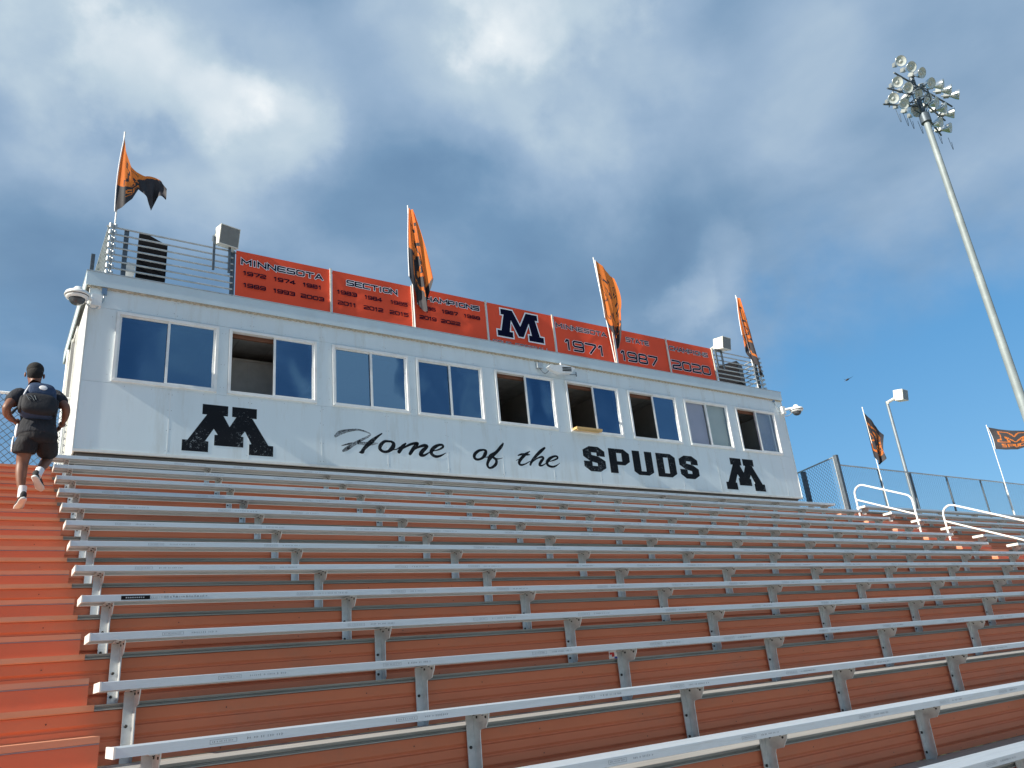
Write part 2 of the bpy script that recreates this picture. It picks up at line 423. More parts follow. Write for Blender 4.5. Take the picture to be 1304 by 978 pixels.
# ribbon lettering: polylines with a width, mitred joins, laid on a y = const plane
def ribbon(mb, pts, w, y, cap=True):
    """pts: [(x, z, w?)...]; w: default full width"""
    P = []
    for p in pts:
        v = Vector((p[0], p[1])); ww = p[2] if len(p) > 2 else w
        if P and (v - P[-1][0]).length < 1e-5: continue
        P.append((v, ww))
    closed = (Vector(pts[0][:2]) - Vector(pts[-1][:2])).length < 1e-5 and len(P) > 3
    if closed and (P[0][0] - P[-1][0]).length < 1e-4: P.pop()
    n = len(P)
    vs = []
    for i in range(n):
        p, ww = P[i]
        if closed:
            a = P[i - 1][0]; b = P[(i + 1) % n][0]
        else:
            a = P[i - 1][0] if i > 0 else None; b = P[i + 1][0] if i < n - 1 else None
        d1 = (p - a).normalized() if a is not None else None
        d2 = (b - p).normalized() if b is not None else None
        if d1 is None: d1 = d2
        if d2 is None: d2 = d1
        t = d1 + d2
        t = t.normalized() if t.length > 1e-3 else d1
        nn = Vector((-t.y, t.x))
        c = max(0.42, abs(nn.dot(Vector((-d1.y, d1.x)))))
        e = Vector((0, 0))
        if cap and not closed:
            if i == 0: e = -d2 * ww * 0.5
            elif i == n - 1: e = d1 * ww * 0.5
        off = nn * (ww * 0.5 / c)
        q1 = p + off + e; q2 = p - off + e
        vs += [(q1.x, y, q1.y), (q2.x, y, q2.y)]
    fs = [(2 * i, 2 * i + 1, 2 * i + 3, 2 * i + 2) for i in range(n - 1)]
    if closed: fs.append((2 * n - 2, 2 * n - 1, 1, 0))
    mb.add(vs, fs)

def sq(x0, z0, x1, z1, c=0.14):
    return [(x0 + c, z0), (x1 - c, z0), (x1, z0 + c), (x1, z1 - c), (x1 - c, z1), (x0 + c, z1), (x0, z1 - c), (x0, z0 + c), (x0 + c, z0)]
GL = {
 'M': [[(0, 0), (0, 1), (.5, .35), (1, 1), (1, 0)]], 'I': [[(.5, 0), (.5, 1)]], 'N': [[(0, 0), (0, 1), (1, 0), (1, 1)]],
 'E': [[(1, 1), (.1, 1), (0, .9), (0, .1), (.1, 0), (1, 0)], [(0.05, .5), (.9, .5)]],
 'S': [[(1, 1), (.1, 1), (0, .9), (0, .6), (.1, .5), (.9, .5), (1, .4), (1, .1), (.9, 0), (0, 0)]],
 'O': [sq(0, 0, 1, 1)], 'T': [[(0, 1), (1, 1)], [(.5, .95), (.5, 0)]], 'A': [[(0, 0), (.45, 1), (.55, 1), (1, 0)], [(.22, .3), (.78, .3)]],
 'C': [[(1, 1), (.12, 1), (0, .88), (0, .12), (.12, 0), (1, 0)]], 'H': [[(0, 0), (0, 1)], [(1, 0), (1, 1)], [(.05, .5), (.95, .5)]],
 'P': [[(0, 0), (0, 1), (.88, 1), (1, .88), (1, .5), (.88, .38), (.05, .38)]], 'U': [[(0, 1), (0, .12), (.12, 0), (.88, 0), (1, .12), (1, 1)]],
 'D': [[(0, 0), (0, 1), (.85, 1), (1, .85), (1, .15), (.85, 0), (0, 0)]], 'F': [[(0, 0), (0, 1), (1, 1)], [(.05, .5), (.85, .5)]],
 'B': [[(0, 0), (0, 1), (.85, 1), (.95, .9), (.95, .6), (.85, .5), (.05, .5)], [(.85, .5), (1, .38), (1, .12), (.88, 0), (0, 0)]], 'L': [[(0, 1), (0, 0), (1, 0)]],
 '0': [sq(0, 0, 1, 1)], '1': [[(.15, .82), (.35, 1), (.62, 1), (.62, 0)]],
 '2': [[(0, 1), (.88, 1), (1, .88), (1, .6), (.9, .48), (.1, .38), (0, .28), (0, 0), (1, 0)]],
 '3': [[(0, 1), (.88, 1), (1, .88), (1, .62), (.9, .5), (.3, .5)], [(.9, .5), (1, .38), (1, .12), (.88, 0), (0, 0)]],
 '4': [[(.72, 0), (.72, 1), (.0, .35), (0, .24), (1, .24)]],
 '5': [[(1, 1), (0, 1), (0, .58), (.88, .58), (1, .46), (1, .12), (.88, 0), (0, 0)]],
 '6': [[(.95, 1), (.12, 1), (0, .88), (0, .12), (.12, 0), (.88, 0), (1, .12), (1, .44), (.88, .56), (.05, .56)]],
 '7': [[(0, 1), (1, 1), (1, .8), (.42, 0)]],
 '8': [sq(0, 0, 1, .5, .1), sq(.06, .5, .94, 1, .1)], '9': [[(.05, 0), (.88, 0), (1, .12), (1, .88), (.88, 1), (.12, 1), (0, .88), (0, .56), (.12, .44), (.95, .44)]],
}
WID = {'I': .35, '1': .55, 'T': 1.0, 'M': 1.15}
def text_on(mb, s, x0, x1, z0, z1, w, y, gap=0.32):
    """extended sans lettering fitted between x0..x1; strokes of one glyph are stepped 0.3 mm so they never share a plane"""
    tot = sum(WID.get(c, 1.0) if c != ' ' else 0.7 for c in s) + gap * (len(s) - 1)
    u = (x1 - x0) / tot; x = x0
    for c in s:
        cw = (WID.get(c, 1.0) if c != ' ' else 0.7) * u
        if c != ' ':
            for k, st in enumerate(GL[c]):
                ribbon(mb, [(x + px * cw, z0 + pz * (z1 - z0)) for px, pz in st], w, y - 0.0004 * k)
        x += cw + gap * u

# ------------------------------------------------------------------ dimensions of the stand (metres)
RISE, RUN, TH, WD = 0.316, 0.6611, 0.0465, 0.2392
NY, NZ, NH = 0.2237, 0.1088, 0.0321
def yn(k): return RUN * k + NY                 # y of the nosing above riser k
def zt(k): return RISE * k - NZ - RISE         # top of tread k
K0, K1 = -7, 11
XA, XB = -6.0, 36.0
AISLES = [(-1.28, 0.004), (16.92, 18.17)]
SPANS = [(XA, -1.28), (0.004, 16.92), (18.17, XB)]

# ------------------------------------------------------------------ ground and the deck of the stand
g = MB(); g.add([(-1500, -1500, -3.6), (1500, -1500, -3.6), (1500, 1500, -3.6), (-1500, 1500, -3.6)], [(0, 1, 2, 3)])
tag(g.build('ground', GRASS), kind='structure')

m = MB(); m.add([(-80, -14, -3.588), (120, -14, -3.588), (120, 12, -3.588), (-80, 12, -3.588)], [(0, 1, 2, 3)])  # unseen concrete sheet, added to bounce light up onto risers and walls
tag(m.build('bounce_apron', mat('pale_concrete', (0.42, 0.41, 0.38), 0.85, 0.0, 0.1, 1.5, 0.1, 8)), kind='structure')
m = MB(); m.add([(-80, -24, -3.584), (120, -24, -3.584), (120, -14.02, -3.584), (-80, -14.02, -3.584)], [(0, 1, 2, 3)])  # unseen red strip, added beyond the apron as part of the light bounce
tag(m.build('bounce_track', mat('brick_red_track', (0.30, 0.10, 0.07), 0.9, 0.0, 0.1, 2)), kind='structure')
deck = MB()
for x in [XA + 0.1] + [0.1 + 1.829 * i for i in range(-3, 20)] :
    deck.box(x, x + 0.08, yn(K0) - 0.5, 10.4, -3.59, -3.45)
    for k in range(K0, K1 + 2, 2):
        deck.box(x, x + 0.07, yn(k) + 0.10, yn(k) + 0.17, -3.6, zt(k + 1) - 0.14)
deckob = tag(deck.build('bleacher_deck', STEELB), kind='structure')

riser_prof = [(0.016, 0.0), (0.004, -0.004), (0.002, -0.066), (0.014, -0.080), (0.013, -0.088), (0.003, -0.094), (0.002, -0.138), (0.013, -0.152), (0.012, -0.160),
              (0.003, -0.166), (0.001, -0.206), (0.004, -0.212), (0.022, -0.217), (0.022, -0.222), (0.006, -0.232), (0.004, -0.283)]
nos_prof = [(0.0, 0.0), (0.0, -0.007), (0.010, -0.009), (0.010, -0.014), (0.006, -0.016), (0.010, -0.019), (0.010, -0.023), (-0.002, -0.025), (-0.002, -NH), (0.03, -NH), (0.03, 0.0)]
for k in range(K0, K1 + 1):
    y = yn(k); zn = zt(k + 1)
    m = MB(); m.sheet_x([(y + 0.012 + a, zn - NH + b) for a, b in riser_prof], XA, XB)
    m.build('riser_panel', ORANGE, deckob)
    m = MB(); rf = random.Random(k)
    xq = XA + 0.3
    while xq < XB - 4:
        for dz in (-0.045, -0.19, -0.265):
            if rf.random() < 0.8:
                x_, z_ = xq + rf.uniform(-0.02, 0.02), zn - NH + dz; r_ = 0.0045
                m.add([(x_ - r_, y + 0.0075, z_), (x_, y + 0.0075, z_ - r_), (x_ + r_, y + 0.0075, z_), (x_, y + 0.0075, z_ + r_)], [(0, 1, 2, 3)])
        xq += 0.9145
    tag(m.build('riser_rivets', BOLT, deckob), kind='stuff')
    for a, b in SPANS:
        m = MB(); m.prism_x([(y + p, zn + q) for p, q in nos_prof], a, b); m.build('tread_nosing', ALU_DARK, deckob)
    for a, b in AISLES:
        m = MB(); m.prism_x([(y - 0.004, zn + 0.002), (y - 0.004, zn - NH + 0.004), (y + 0.002, zn - NH - 0.002), (y + 0.03, zn - NH - 0.002), (y + 0.05, zn + 0.002)], a, b)
        m.build('aisle_nosing', ORANGE_LT, deckob)
    # tread: three aluminium planks in the seating, painted in the aisles
    y1 = yn(k + 1) + 0.012
    for a, b in SPANS:
        yy = y + 0.032
        wdt = (y1 - yy) / 3 if k < K1 else (y1 - yy) / 3
        for q in range(3):
            m = MB(); m.box(a, b, yy + q * wdt, yy + (q + 1) * wdt - 0.006, zn - 0.03, zn)
            m.build('tread_plank', TREADM, deckob)
    for a, b in AISLES:
        m = MB(); m.box(a, b, y + 0.052, y1, zn - 0.03, zn); m.build('aisle_tread', ORANGE, deckob)
    # half step in the aisle, standing on the tread below
    for a, b in AISLES:
        if k > K0:
            zs = zt(k) + RISE / 2; yf = y - RUN / 2
            m = MB()
            m.cur = 0; m.box(a, b, yf + 0.006, y + 0.010, zt(k) + 0.001, zs - 0.040)
            m.cur = 1; m.box(a, b, yf, y + 0.008, zs - 0.032, zs)
            m.cur = 2; m.box(a + 0.001, b - 0.001, yf + 0.002, y + 0.006, zs - 0.039, zs - 0.033)
            m.build('aisle_step', [ORANGE, ORANGE_LT, GREYLINE], deckob)
# the walkway behind the top row
yw = yn(K1 + 1) + 0.03
n = 14
for q in range(n):
    m = MB(); y0 = yw + q * 0.22
    m.box(XA, XB, y0, y0 + 0.214, zt(K1 + 1) - 0.03, zt(K1 + 1)); m.build('tread_plank', TREADM, deckob)

# ------------------------------------------------------------------ benches
seat_prof = [(0.003, 0.0)]
for i in range(9):
    yy = 0.022 + i * 0.0235
    seat_prof += [(yy, 0.0), (yy + 0.002, -0.0022), (yy + 0.006, -0.0022), (yy + 0.008, 0.0)]
seat_prof += [(WD - 0.003, 0.0), (WD, -0.003), (WD, -TH), (WD - 0.030, -TH), (WD - 0.030, -0.009), (0.138, -0.009), (0.138, -TH + 0.01), (0.108, -TH + 0.01), (0.108, -0.009), (0.030, -0.009),
              (0.030, -TH), (0.0, -TH), (0.0, -0.003)]
def seat_mesh(L):
    m = MB(); m.prism_x(seat_prof, 0, L); return m.mesh('seat_plank', ALU)
cap_m = MB(); cap_m.prism_x([(-0.002, 0.002), (WD + 0.002, 0.002), (WD + 0.002, -TH - 0.002), (-0.002, -TH - 0.002)], -0.006, 0.004)
CAPM = cap_m.mesh('end_cap', ALU_CAP)
# bracket: an angle bolted to the riser (flange) with an outstanding plate that widens to a gusset under the seat
b = MB()
b.box(0, 0.050, 0.212, 0.218, -0.425, -TH - 0.007)
b.prism([(0.218, -TH - 0.001), (0.022, -TH - 0.001), (0.030, -0.075), (0.068, -0.128), (0.135, -0.140), (0.142, -0.160), (0.146, -0.395), (0.165, -0.425), (0.218, -0.425)], 'x', 0.050, 0.056)
b.box(0.002, 0.050, 0.030, 0.205, -TH - 0.006, -TH)
b.cur = 1
for z in (-0.235, -0.375):
    b.lathe([(0.0095, 0), (0.0095, 0.007), (0.006, 0.010), (0.0005, 0.010)], Matrix.Translation((0.020, 0.212, z)) @ Matrix.Rotation(R(90), 4, 'X'), 8)
for y in (0.06, 0.165):
    b.lathe([(0.007, 0), (0.007, 0.006), (0.0005, 0.006)], Matrix.Translation((0.028, y, -TH - 0.006)) @ Matrix.Rotation(R(180), 4, 'X'), 8)
    b.lathe([(0.007, 0), (0.007, 0.005), (0.0005, 0.005)], Matrix.Translation((0.050, y, -TH - 0.022)) @ Matrix.Rotation(R(-90), 4, 'Y'), 8)
LEGM = b.mesh('bracket', [ALU_LEG, BOLT])

def print_mesh(L, seed):
    """faded maker's stamps along the front edge of a seat: small boxes and rows of ticks too worn to read"""
    rnd = random.Random(seed); m = MB(); x = 0.3 + rnd.random() * 0.5
    def q(x0, x1, z0, z1): m.add([(x0, -0.0015, z0), (x1, -0.0015, z0), (x1, -0.0015, z1), (x0, -0.0015, z1)], [(0, 1, 2, 3)])
    while x < L - 0.8:
        w = 0.13
        q(x, x + w, -0.0165, -0.0150); q(x, x + w, -0.0345, -0.0330); q(x, x + 0.0025, -0.033, -0.0165); q(x + w - 0.0025, x + w, -0.033, -0.0165)
        xx = x + 0.012
        while xx < x + w - 0.014:
            h = rnd.choice((0.006, 0.008)); q(xx, xx + 0.0035, -0.0247 - h / 2, -0.0247 + h / 2); xx += rnd.choice((0.0085, 0.0085, 0.013))
        xx = x + w + 0.05
        for _ in range(rnd.randint(9, 15)):
            h = rnd.choice((0.008, 0.010, 0.012)); q(xx, xx + 0.004, -0.0247 - h / 2, -0.0247 + h / 2)
            if rnd.random() < 0.5: q(xx + 0.004, xx + 0.009, -0.0255, -0.0235)
            xx += rnd.choice((0.012, 0.012, 0.022))
        x += rnd.uniform(0.75, 1.35)
    return m.mesh('stamped_print', PRINTG)
PRN = [print_mesh(16.9, s) for s in (3, 5, 8, 13)]
ORD = ['topmost', 'second', 'third', 'fourth', 'fifth', 'sixth', 'seventh', 'eighth', 'ninth', 'tenth', 'eleventh', 'twelfth', 'thirteenth', 'fourteenth', 'fifteenth', 'sixteenth']
def bench(k, x0, L, section, seatm, nleg):
    t = empty('bleacher_bench', (x0, RUN * k, RISE * k))
    o = K1 - k
    if section == 'wide':
        lab = ('topmost long aluminium bench, right under the white press box wall' if o == 0 else
               ('%s long aluminium bench counted down from the press box wall' % ORD[o]))
        grp = 'benches of the long middle section'
    else:
        lab = ('topmost aluminium bench right of the handrail aisle, in front of the fence' if o == 0 else
               ('%s aluminium bench from the top, right of the handrail aisle' % ORD[o]))
        grp = 'benches of the section right of the aisle'
    tag(t, lab, 'bench', grp)
    add('seat_plank', seatm, t)
    add('end_cap', CAPM, t); add('end_cap', CAPM, t, (L + 0.002, 0, 0))
    for i in range(nleg): add('bracket', LEGM, t, (0.150 + 1.829 * i, 0, 0))
    if section == 'wide': tag(add('stamped_print', PRN[k % 4], t), kind='stuff')
    return t
S1 = seat_mesh(16.905); S2 = seat_mesh(16.9)
for k in range(-4, K1 + 1):
    t = bench(k, 0.0, 16.905, 'wide', S1, 10)
    if k == 3:
        m = MB(); m.cur = 0; m.box(0.245, 0.435, -0.003, 0.001, -0.037, -0.010); m.cur = 1
        for i in range(9): m.box(0.275 + i * 0.014, 0.284 + i * 0.014, -0.0045, -0.0025, -0.028, -0.019)
        for i in range(14): m.box(0.53 + i * 0.020 + 0.03 * (i > 4), 0.541 + i * 0.020 + 0.03 * (i > 4), -0.0025, 0.001, -0.030 + 0.003 * (i % 2), -0.016 - 0.002 * (i % 3))
        m.mi = [0 if i < 6 else 1 for i in range(len(m.f))]
        m.build('maker_sticker', [SPK, PRINTG], t)
for k in range(4, K1 + 1):
    bench(k, 18.18, 16.9, 'right', S2, 10)

# ------------------------------------------------------------------ press box
BY, BZ, BL, BR = 7.975, 3.758, 0.2816, 16.6605
BACK = 11.25
TOPW = 6.385
WL = [0.6787, 2.3779, 4.1657, 5.8204, 7.5906, 9.3833, 11.1526, 12.9317, 14.7399]
WR = [2.2056, 3.8747, 5.6545, 7.2954, 9.0733, 10.872, 12.6673, 14.448, 16.2571]
WB, WT = BZ + 1.1097, BZ + 2.269
pb = empty('press_box', (0, 0, 0))
tag(pb, 'long white press box with nine sliding windows at the top of the stand', 'building')
seams = [BL] + [1.5272 + 1.2192 * k for k in range(0, 13)] + [BR]
x = BL
sx = [BL, 1.5272 + 0.0] + [1.5272 + 1.2192 * k for k in range(1, 13)] + [BR]
G = 0.0035
def panel(x0, x1, z0, z1, y=BY, t=0.03):
    m = MB(); m.box(x0 + G / 2, x1 - G / 2, y, y + t, z0 + G / 2, z1 - G / 2); return m.build('wall_panel', WALLW, pb)
for a, bb in zip(sx[:-1], sx[1:]):
    panel(a, bb, BZ + 0.03, WB - 0.03)
    panel(a, bb, WT + 0.03, TOPW)
ed = [BL] + [v for p in zip(WL, WR) for v in p] + [BR]
for a, bb in zip(ed[0::2], ed[1::2]):
    panel(a, bb, WB - 0.03, WT + 0.03)
m = MB()
for a, bb in zip(WL, WR):
    m.box(a - 0.005, bb + 0.005, BY + 0.001, BY + 0.028, WB - 0.029, WB + 0.01); m.box(a - 0.005, bb + 0.005, BY + 0.001, BY + 0.028, WT - 0.01, WT + 0.029)
pieces(m, 'window_packer', WALLW, pb)
# white joint strips over most seams (worn and uneven), with their screws
m = MB(); rnd = random.Random(4)
for x in sx[1:-1]:
    z = BZ + 0.06
    while z < WB - 0.08:
        h = rnd.uniform(0.18, 0.6)
        m.box(x - 0.007 + rnd.uniform(-.002, .002), x + 0.007, BY - 0.0015, BY + 0.001, z, min(z + h, WB - 0.05)); z += h + rnd.uniform(0.0, 0.05)
    m.box(x - 0.006, x + 0.006, BY - 0.0015, BY + 0.001, WT + 0.05, TOPW - 0.03)
pieces(m, 'joint_strip', SEAM, pb)
sc = MB()
def screw(x, z, r=0.007): sc.add([(x - r, BY - 0.004, z), (x, BY - 0.004, z - r), (x + r, BY - 0.004, z), (x, BY - 0.004, z + r)], [(0, 1, 2, 3)])
for x in sx[1:-1]:
    for z in (BZ + 0.1, BZ + 0.42, BZ + 0.75, BZ + 1.0, WT + 0.1, TOPW - 0.06):
        for s_ in (-0.025, 0.025): screw(x + s_, z + rnd.uniform(-.02, .02))
for a, bb in zip(WL, WR):
    for z in (WB + 0.1, WB + 0.5, WT - 0.1): screw(a - 0.06, z, 0.006); screw(bb + 0.06, z, 0.006)
    for i in range(4): screw(a + (bb - a) * (i + 0.5) / 4, WB - 0.06, 0.006); screw(a + (bb - a) * (i + 0.5) / 4, WT + 0.06, 0.006)
o = sc.build('wall_screws', SCREW, pb); tag(o, kind='stuff')
# base flashing, corner trims, side wall
m = MB(); m.box(BL - 0.012, BR + 0.012, BY - 0.014, BY + 0.03, BZ - 0.012, BZ + 0.026); m.build('base_flashing', TRIMW, pb)
m = MB(); m.box(BL - 0.014, BL - 0.001, BY - 0.012, BY + 0.06, BZ + 0.026, TOPW); m.box(BR + 0.001, BR + 0.014, BY - 0.012, BY + 0.06, BZ + 0.026, TOPW); pieces(m, 'corner_trim', TRIMW, pb)
m = MB(); m.box(BL, BL + 0.04, BY + 0.032, 9.50, BZ, TOPW); m.box(BL, BL + 0.04, 10.02, BACK, BZ, TOPW); m.box(BL, BL + 0.04, 9.50, 10.02, 6.30, TOPW)
pieces(m, 'side_wall', TRIMW, pb)
m = MB(); m.box(BR - 0.04, BR, BY + 0.032, BACK, BZ, TOPW); m.build('side_wall', WALLW, pb)
m = MB(); m.box(BL, BR, BACK, BACK + 0.04, BZ, TOPW); m.build('rear_wall', WALLW, pb)
d = MB(); d.box(BL + 0.09, BL + 0.13, 9.50, 10.02, BZ, 6.30); dob = d.build('door', mat('brown_door', (0.16, 0.14, 0.11), 0.6), pb)
m = MB(); m.box(BL - 0.03, BL, 9.44, 9.50, BZ, 6.36); m.box(BL - 0.05, BL, 10.02, 10.10, BZ, 6.36); m.box(BL - 0.03, BL, 9.50, 10.02, 6.30, 6.36); m.build('door_frame', TRIMW, dob)
m = MB(); m.tube([(BL + 0.09, 9.60, 4.8), (BL + 0.03, 9.60, 4.8), (BL + 0.03, 9.68, 4.8)], 0.012, 6); m.build('door_handle', GALV, dob)
m = MB(); m.tube([(BL - 0.04, 10.6, BZ), (BL - 0.04, 10.6, TOPW)], 0.03, 8); m.build('downpipe', TRIMW, pb)
# roof, fascia, soffit edge
m = MB(); m.box(0.222, 16.648, 7.917, BACK + 0.06, 6.575, 6.60); m.build('roof', GALV, pb)
m = MB(); m.box(0.222, 16.652, 7.915, 7.933, 6.392, 6.625); m.build('fascia', FASC, pb)
m = MB(); m.box(0.205, 0.222, 7.915, BACK + 0.08, 6.392, 6.625); m.box(16.652, 16.668, 7.915, BACK + 0.08, 6.392, 6.625); m.box(0.222, 16.652, BACK + 0.062, BACK + 0.08, 6.392, 6.625); m.build('fascia', FASC, pb)
m = MB(); m.box(0.198, 16.676, 7.905, 7.955, 6.626, 6.640); m.box(0.198, 0.23, 7.956, BACK + 0.09, 6.626, 6.640); m.box(16.645, 16.676, 7.956, BACK + 0.09, 6.626, 6.640); pieces(m, 'fascia_cap', GALV, pb)
m = MB()
nx = 330; rnd = random.Random(9)
for i in range(nx):
    x0 = 0.24 + i * (16.4 / nx); h = 0.008 + 0.010 * (i % 2) + rnd.uniform(0, 0.004)
    m.box(x0, x0 + 16.4 / nx, 7.938, 7.972, 6.386 - h, 6.400)
tag(m.build('soffit_edge', BEIGE, pb), kind='stuff')
# floor, recess below, interior
m = MB(); m.box(BL + 0.02, BR - 0.02, BY + 0.04, BACK, BZ - 0.01, BZ + 0.02); m.build('floor', INTD, pb)
m = MB(); m.box(BL + 0.05, BR - 0.05, BY + 0.10, BY + 0.14, zt(K1 + 1), BZ - 0.012); m.build('skirt', STEELB, pb)
m = MB(); m.box(BL + 0.04, BR - 0.04, BY + 0.05, BACK, 6.20, 6.23); m.build('ceiling', INTC, pb)
m = MB()
for i in range(1, 27): m.box(BL + i * 0.61, BL + i * 0.61 + 0.02, BY + 0.06, BACK - 0.05, 6.192, 6.1995)
for j in range(1, 5): m.box(BL + 0.05, BR - 0.05, BY + 0.05 + j * 0.61, BY + 0.07 + j * 0.61, 6.1905, 6.1915)
pieces(m, 'ceiling_grid', INTW, pb)
m = MB(); m.box(BL + 0.04, BR - 0.04, BACK - 0.03, BACK - 0.002, BZ + 0.02, 6.20); m.build('inner_wall', INTW, pb)
m = MB()
for x in (2.29, 4.05, 7.40, 9.23, 11.02, 12.80, 14.60): m.box(x - 0.04, x + 0.04, BY + 0.20, BACK - 0.04, BZ + 0.02, 6.19)
pieces(m, 'partition', INTW, pb)
m = MB(); m.box(2.34, 3.98, 8.95, 8.99, BZ + 0.02, 5.90)
for x in (2.95, 3.55): m.box(x, x + 0.012, 8.94, 8.949, BZ + 0.05, 5.88)
m.box(2.34, 3.98, 8.93, 8.995, 5.901, 5.94); m.build('cupboard', mat('grey_cupboard', (0.62, 0.59, 0.56), 0.7), pb)
m = MB()
for a, bb in zip(WL, WR): m.box(a - 0.02, bb + 0.02, BY + 0.10, BY + 0.16, WT - 0.09, WT + 0.03)
pieces(m, 'window_header', BROWN, pb)
m = MB(); m.box(BL + 0.1, BR - 0.1, BY + 0.35, BY + 0.95, 4.62, 4.66); m.build('counter', INTD, pb)

# windows: frame, two sashes with panes (left sash slid open in five of them), track
# spec: left pane ('glass','open'), right pane, tinted panel behind left/right
SPEC = [('g', 'g', None, None), ('o', 'g', None, None), ('g', 'g', None, None), ('g', 'g', None, None), ('o', 'g', None, None),
        ('o', 'g', None, None), ('o', 'g', None, None), ('g', 'g', PANELP, PANELB), ('o', 'g', None, PANELP)]
for i, (a, bb) in enumerate(zip(WL, WR)):
    F = 0.062; P0 = BY - 0.035; P1 = BY + 0.06
    w = MB()
    w.prism([(a, WT), (a + F * 0.7, WT - F * 0.7), (a + F * 0.7, WB + F * 0.8), (a, WB)], 'y', P0, P1)
    w.prism([(bb, WB), (bb - F * 0.7, WB + F * 0.8), (bb - F * 0.7, WT - F * 0.7), (bb, WT)], 'y', P0, P1)
    w.prism([(a, WT), (bb, WT), (bb - F * 0.7, WT - F * 0.7), (a + F * 0.7, WT - F * 0.7)], 'y', P0 + 0.001, P1)
    w.prism([(a, WB), (a + F * 0.7, WB + F * 0.8), (bb - F * 0.7, WB + F * 0.8), (bb, WB)], 'y', P0 - 0.008, P1)
    wo = w.build('window', FRAMEW, pb)
    mid = (a + bb) / 2 + (0.012 if SPEC[i][0] == 'o' else 0)
    zi0, zi1 = WB + F * 0.8, WT - F * 0.7
    s = MB()
    def sash(mb, x0, x1, y0, y1, t=0.038):
        mb.box(x0, x0 + t, y0, y1, zi0, zi1); mb.box(x1 - t, x1, y0, y1, zi0, zi1)
        mb.box(x0 + t, x1 - t, y0 + 0.001, y1 - 0.001, zi0, zi0 + t * 0.6); mb.box(x0 + t, x1 - t, y0 + 0.001, y1 - 0.001, zi1 - t * 0.6, zi1)
    li, ri = a + F * 0.7, bb - F * 0.7
    # fixed right sash (outer)
    s = MB(); sash(s, mid - 0.02, ri, BY - 0.012, BY + 0.014); s.build('sash', FRAMEW, wo)
    s = MB(); s.box(mid + 0.016, ri - 0.036, BY + 0.000, BY + 0.004, zi0 + 0.02, zi1 - 0.02); s.build('pane', GLASSC if SPEC[i][3] else GLASS, wo)
    if SPEC[i][0] == 'g':
        s = MB(); sash(s, li, mid + 0.02, BY + 0.018, BY + 0.044, 0.036); s.build('sash', FRAMEW, wo)
        s = MB(); s.box(li + 0.034, mid - 0.014, BY + 0.029, BY + 0.033, zi0 + 0.02, zi1 - 0.02); s.build('pane', GLASSC if SPEC[i][2] else GLASS, wo)
    else:
        off = 0.09 if i != 8 else 0.16
        s = MB(); sash(s, mid + 0.045 - off * 0.2, ri + 0.0 - 0.006 - off * 0.6, BY + 0.018, BY + 0.044, 0.036); s.build('sash', FRAMEW, wo)
        s = MB(); s.box(mid + 0.079 - off * 0.2, ri - 0.040 - off * 0.6, BY + 0.029, BY + 0.033, zi0 + 0.02, zi1 - 0.02); s.build('pane', GLASSC, wo)
    for bl, x0, x1 in ((SPEC[i][2], li, mid - 0.02), (SPEC[i][3], mid + 0.02, ri)):
        if bl:
            s = MB(); s.box(x0, x1, BY + 0.075, BY + 0.079, zi0 - 0.01, zi1 + 0.01); s.build('matt_panel', bl, wo)  # plain tinted panel behind the pane
# dim things seen inside the open windows
m = MB()
for x, y, z, w_, h in ((8.0, 8.6, 4.66, 0.42, 0.30), (9.9, 8.7, 4.66, 0.5, 0.26), (11.7, 8.6, 4.66, 0.36, 0.34), (3.2, 8.8, 4.66, 0.3, 0.2)):
    m.box(x - w_ / 2, x + w_ / 2, y, y + 0.04, z + 0.06, z + 0.06 + h); m.box(x - 0.06, x + 0.06, y + 0.01, y + 0.03, z, z + 0.06)
pieces(m, 'monitor', SPK, pb)

# painted block letters and words on the wall
MP = [(-.425, .788), (-.032, .788), (-.033, .618), (-.099, .615), (0, .44), (.099, .615), (.033, .618), (.032, .788), (.425, .788), (.425, .618), (.353, .618), (.624, .179), (.703, .177),
      (.703, 0), (.315, 0), (.314, .176), (.35, .185), (.242, .390), (.179, .298), (.222, .291), (.222, .117), (-.227, .117), (-.227, .291), (-.177, .294), (-.242, .390), (-.365, .177),
      (-.314, .173), (-.314, 0), (-.703, 0), (-.703, .177), (-.624, .179), (-.353, .618), (-.425, .618)]
def flat(poly, y, name, m_, parent, t=0.0015):
    mb = MB(); mb.prism(poly, 'y', y - t, y + 0.0005); o = mb.build(name, m_, parent); fix(o); return o
flat([(2.437 + x, 3.867 + z) for x, z in MP], BY, 'painted_letter', PAINT, pb, 0.0022)
flat([(14.607 + x * 0.985, 3.867 + z) for x, z in MP], BY, 'painted_letter', PAINT, pb, 0.0022)
def cell(poly, x0, x1, z0=4.045, z1=4.592):
    return [(x0 + u * (x1 - x0), z0 + v * (z1 - z0)) for u, v in poly]
LS = [(0, .84), (.30, 1), (.72, 1), (1, .83), (1, .62), (.62, .62), (.62, .76), (.38, .76), (.38, .66), (.72, .60), (1, .44), (1, .16), (.72, 0), (.27, 0), (.0, .18), (.0, .40), (.38, .40), (.38, .22), (.62, .22), (.62, .34), (.30, .40), (0, .58)]
LP_o = [(0, 0), (.37, 0), (.37, .34), (.74, .34), (1, .50), (1, .83), (.74, 1), (0, 1)]; LP_i = [(.37, .49), (.37, .83), (.62, .83), (.62, .49)]
LU = [(0, 1), (0, .14), (.22, 0), (.74, 0), (1, .14), (1, 1), (.62, 1), (.62, .16), (.37, .16), (.37, 1)]
LD_o = [(0, 0), (.72, 0), (1, .16), (1, .86), (.76, 1), (0, 1)]; LD_i = [(.37, .16), (.37, .83), (.62, .83), (.62, .16)]
def ringpoly(o_, i_):
    # outline with a hole: bridge the hole with a zero-width cut
    return o_ + [o_[0]] + [i_[0]] + i_[1:] + [i_[0]]
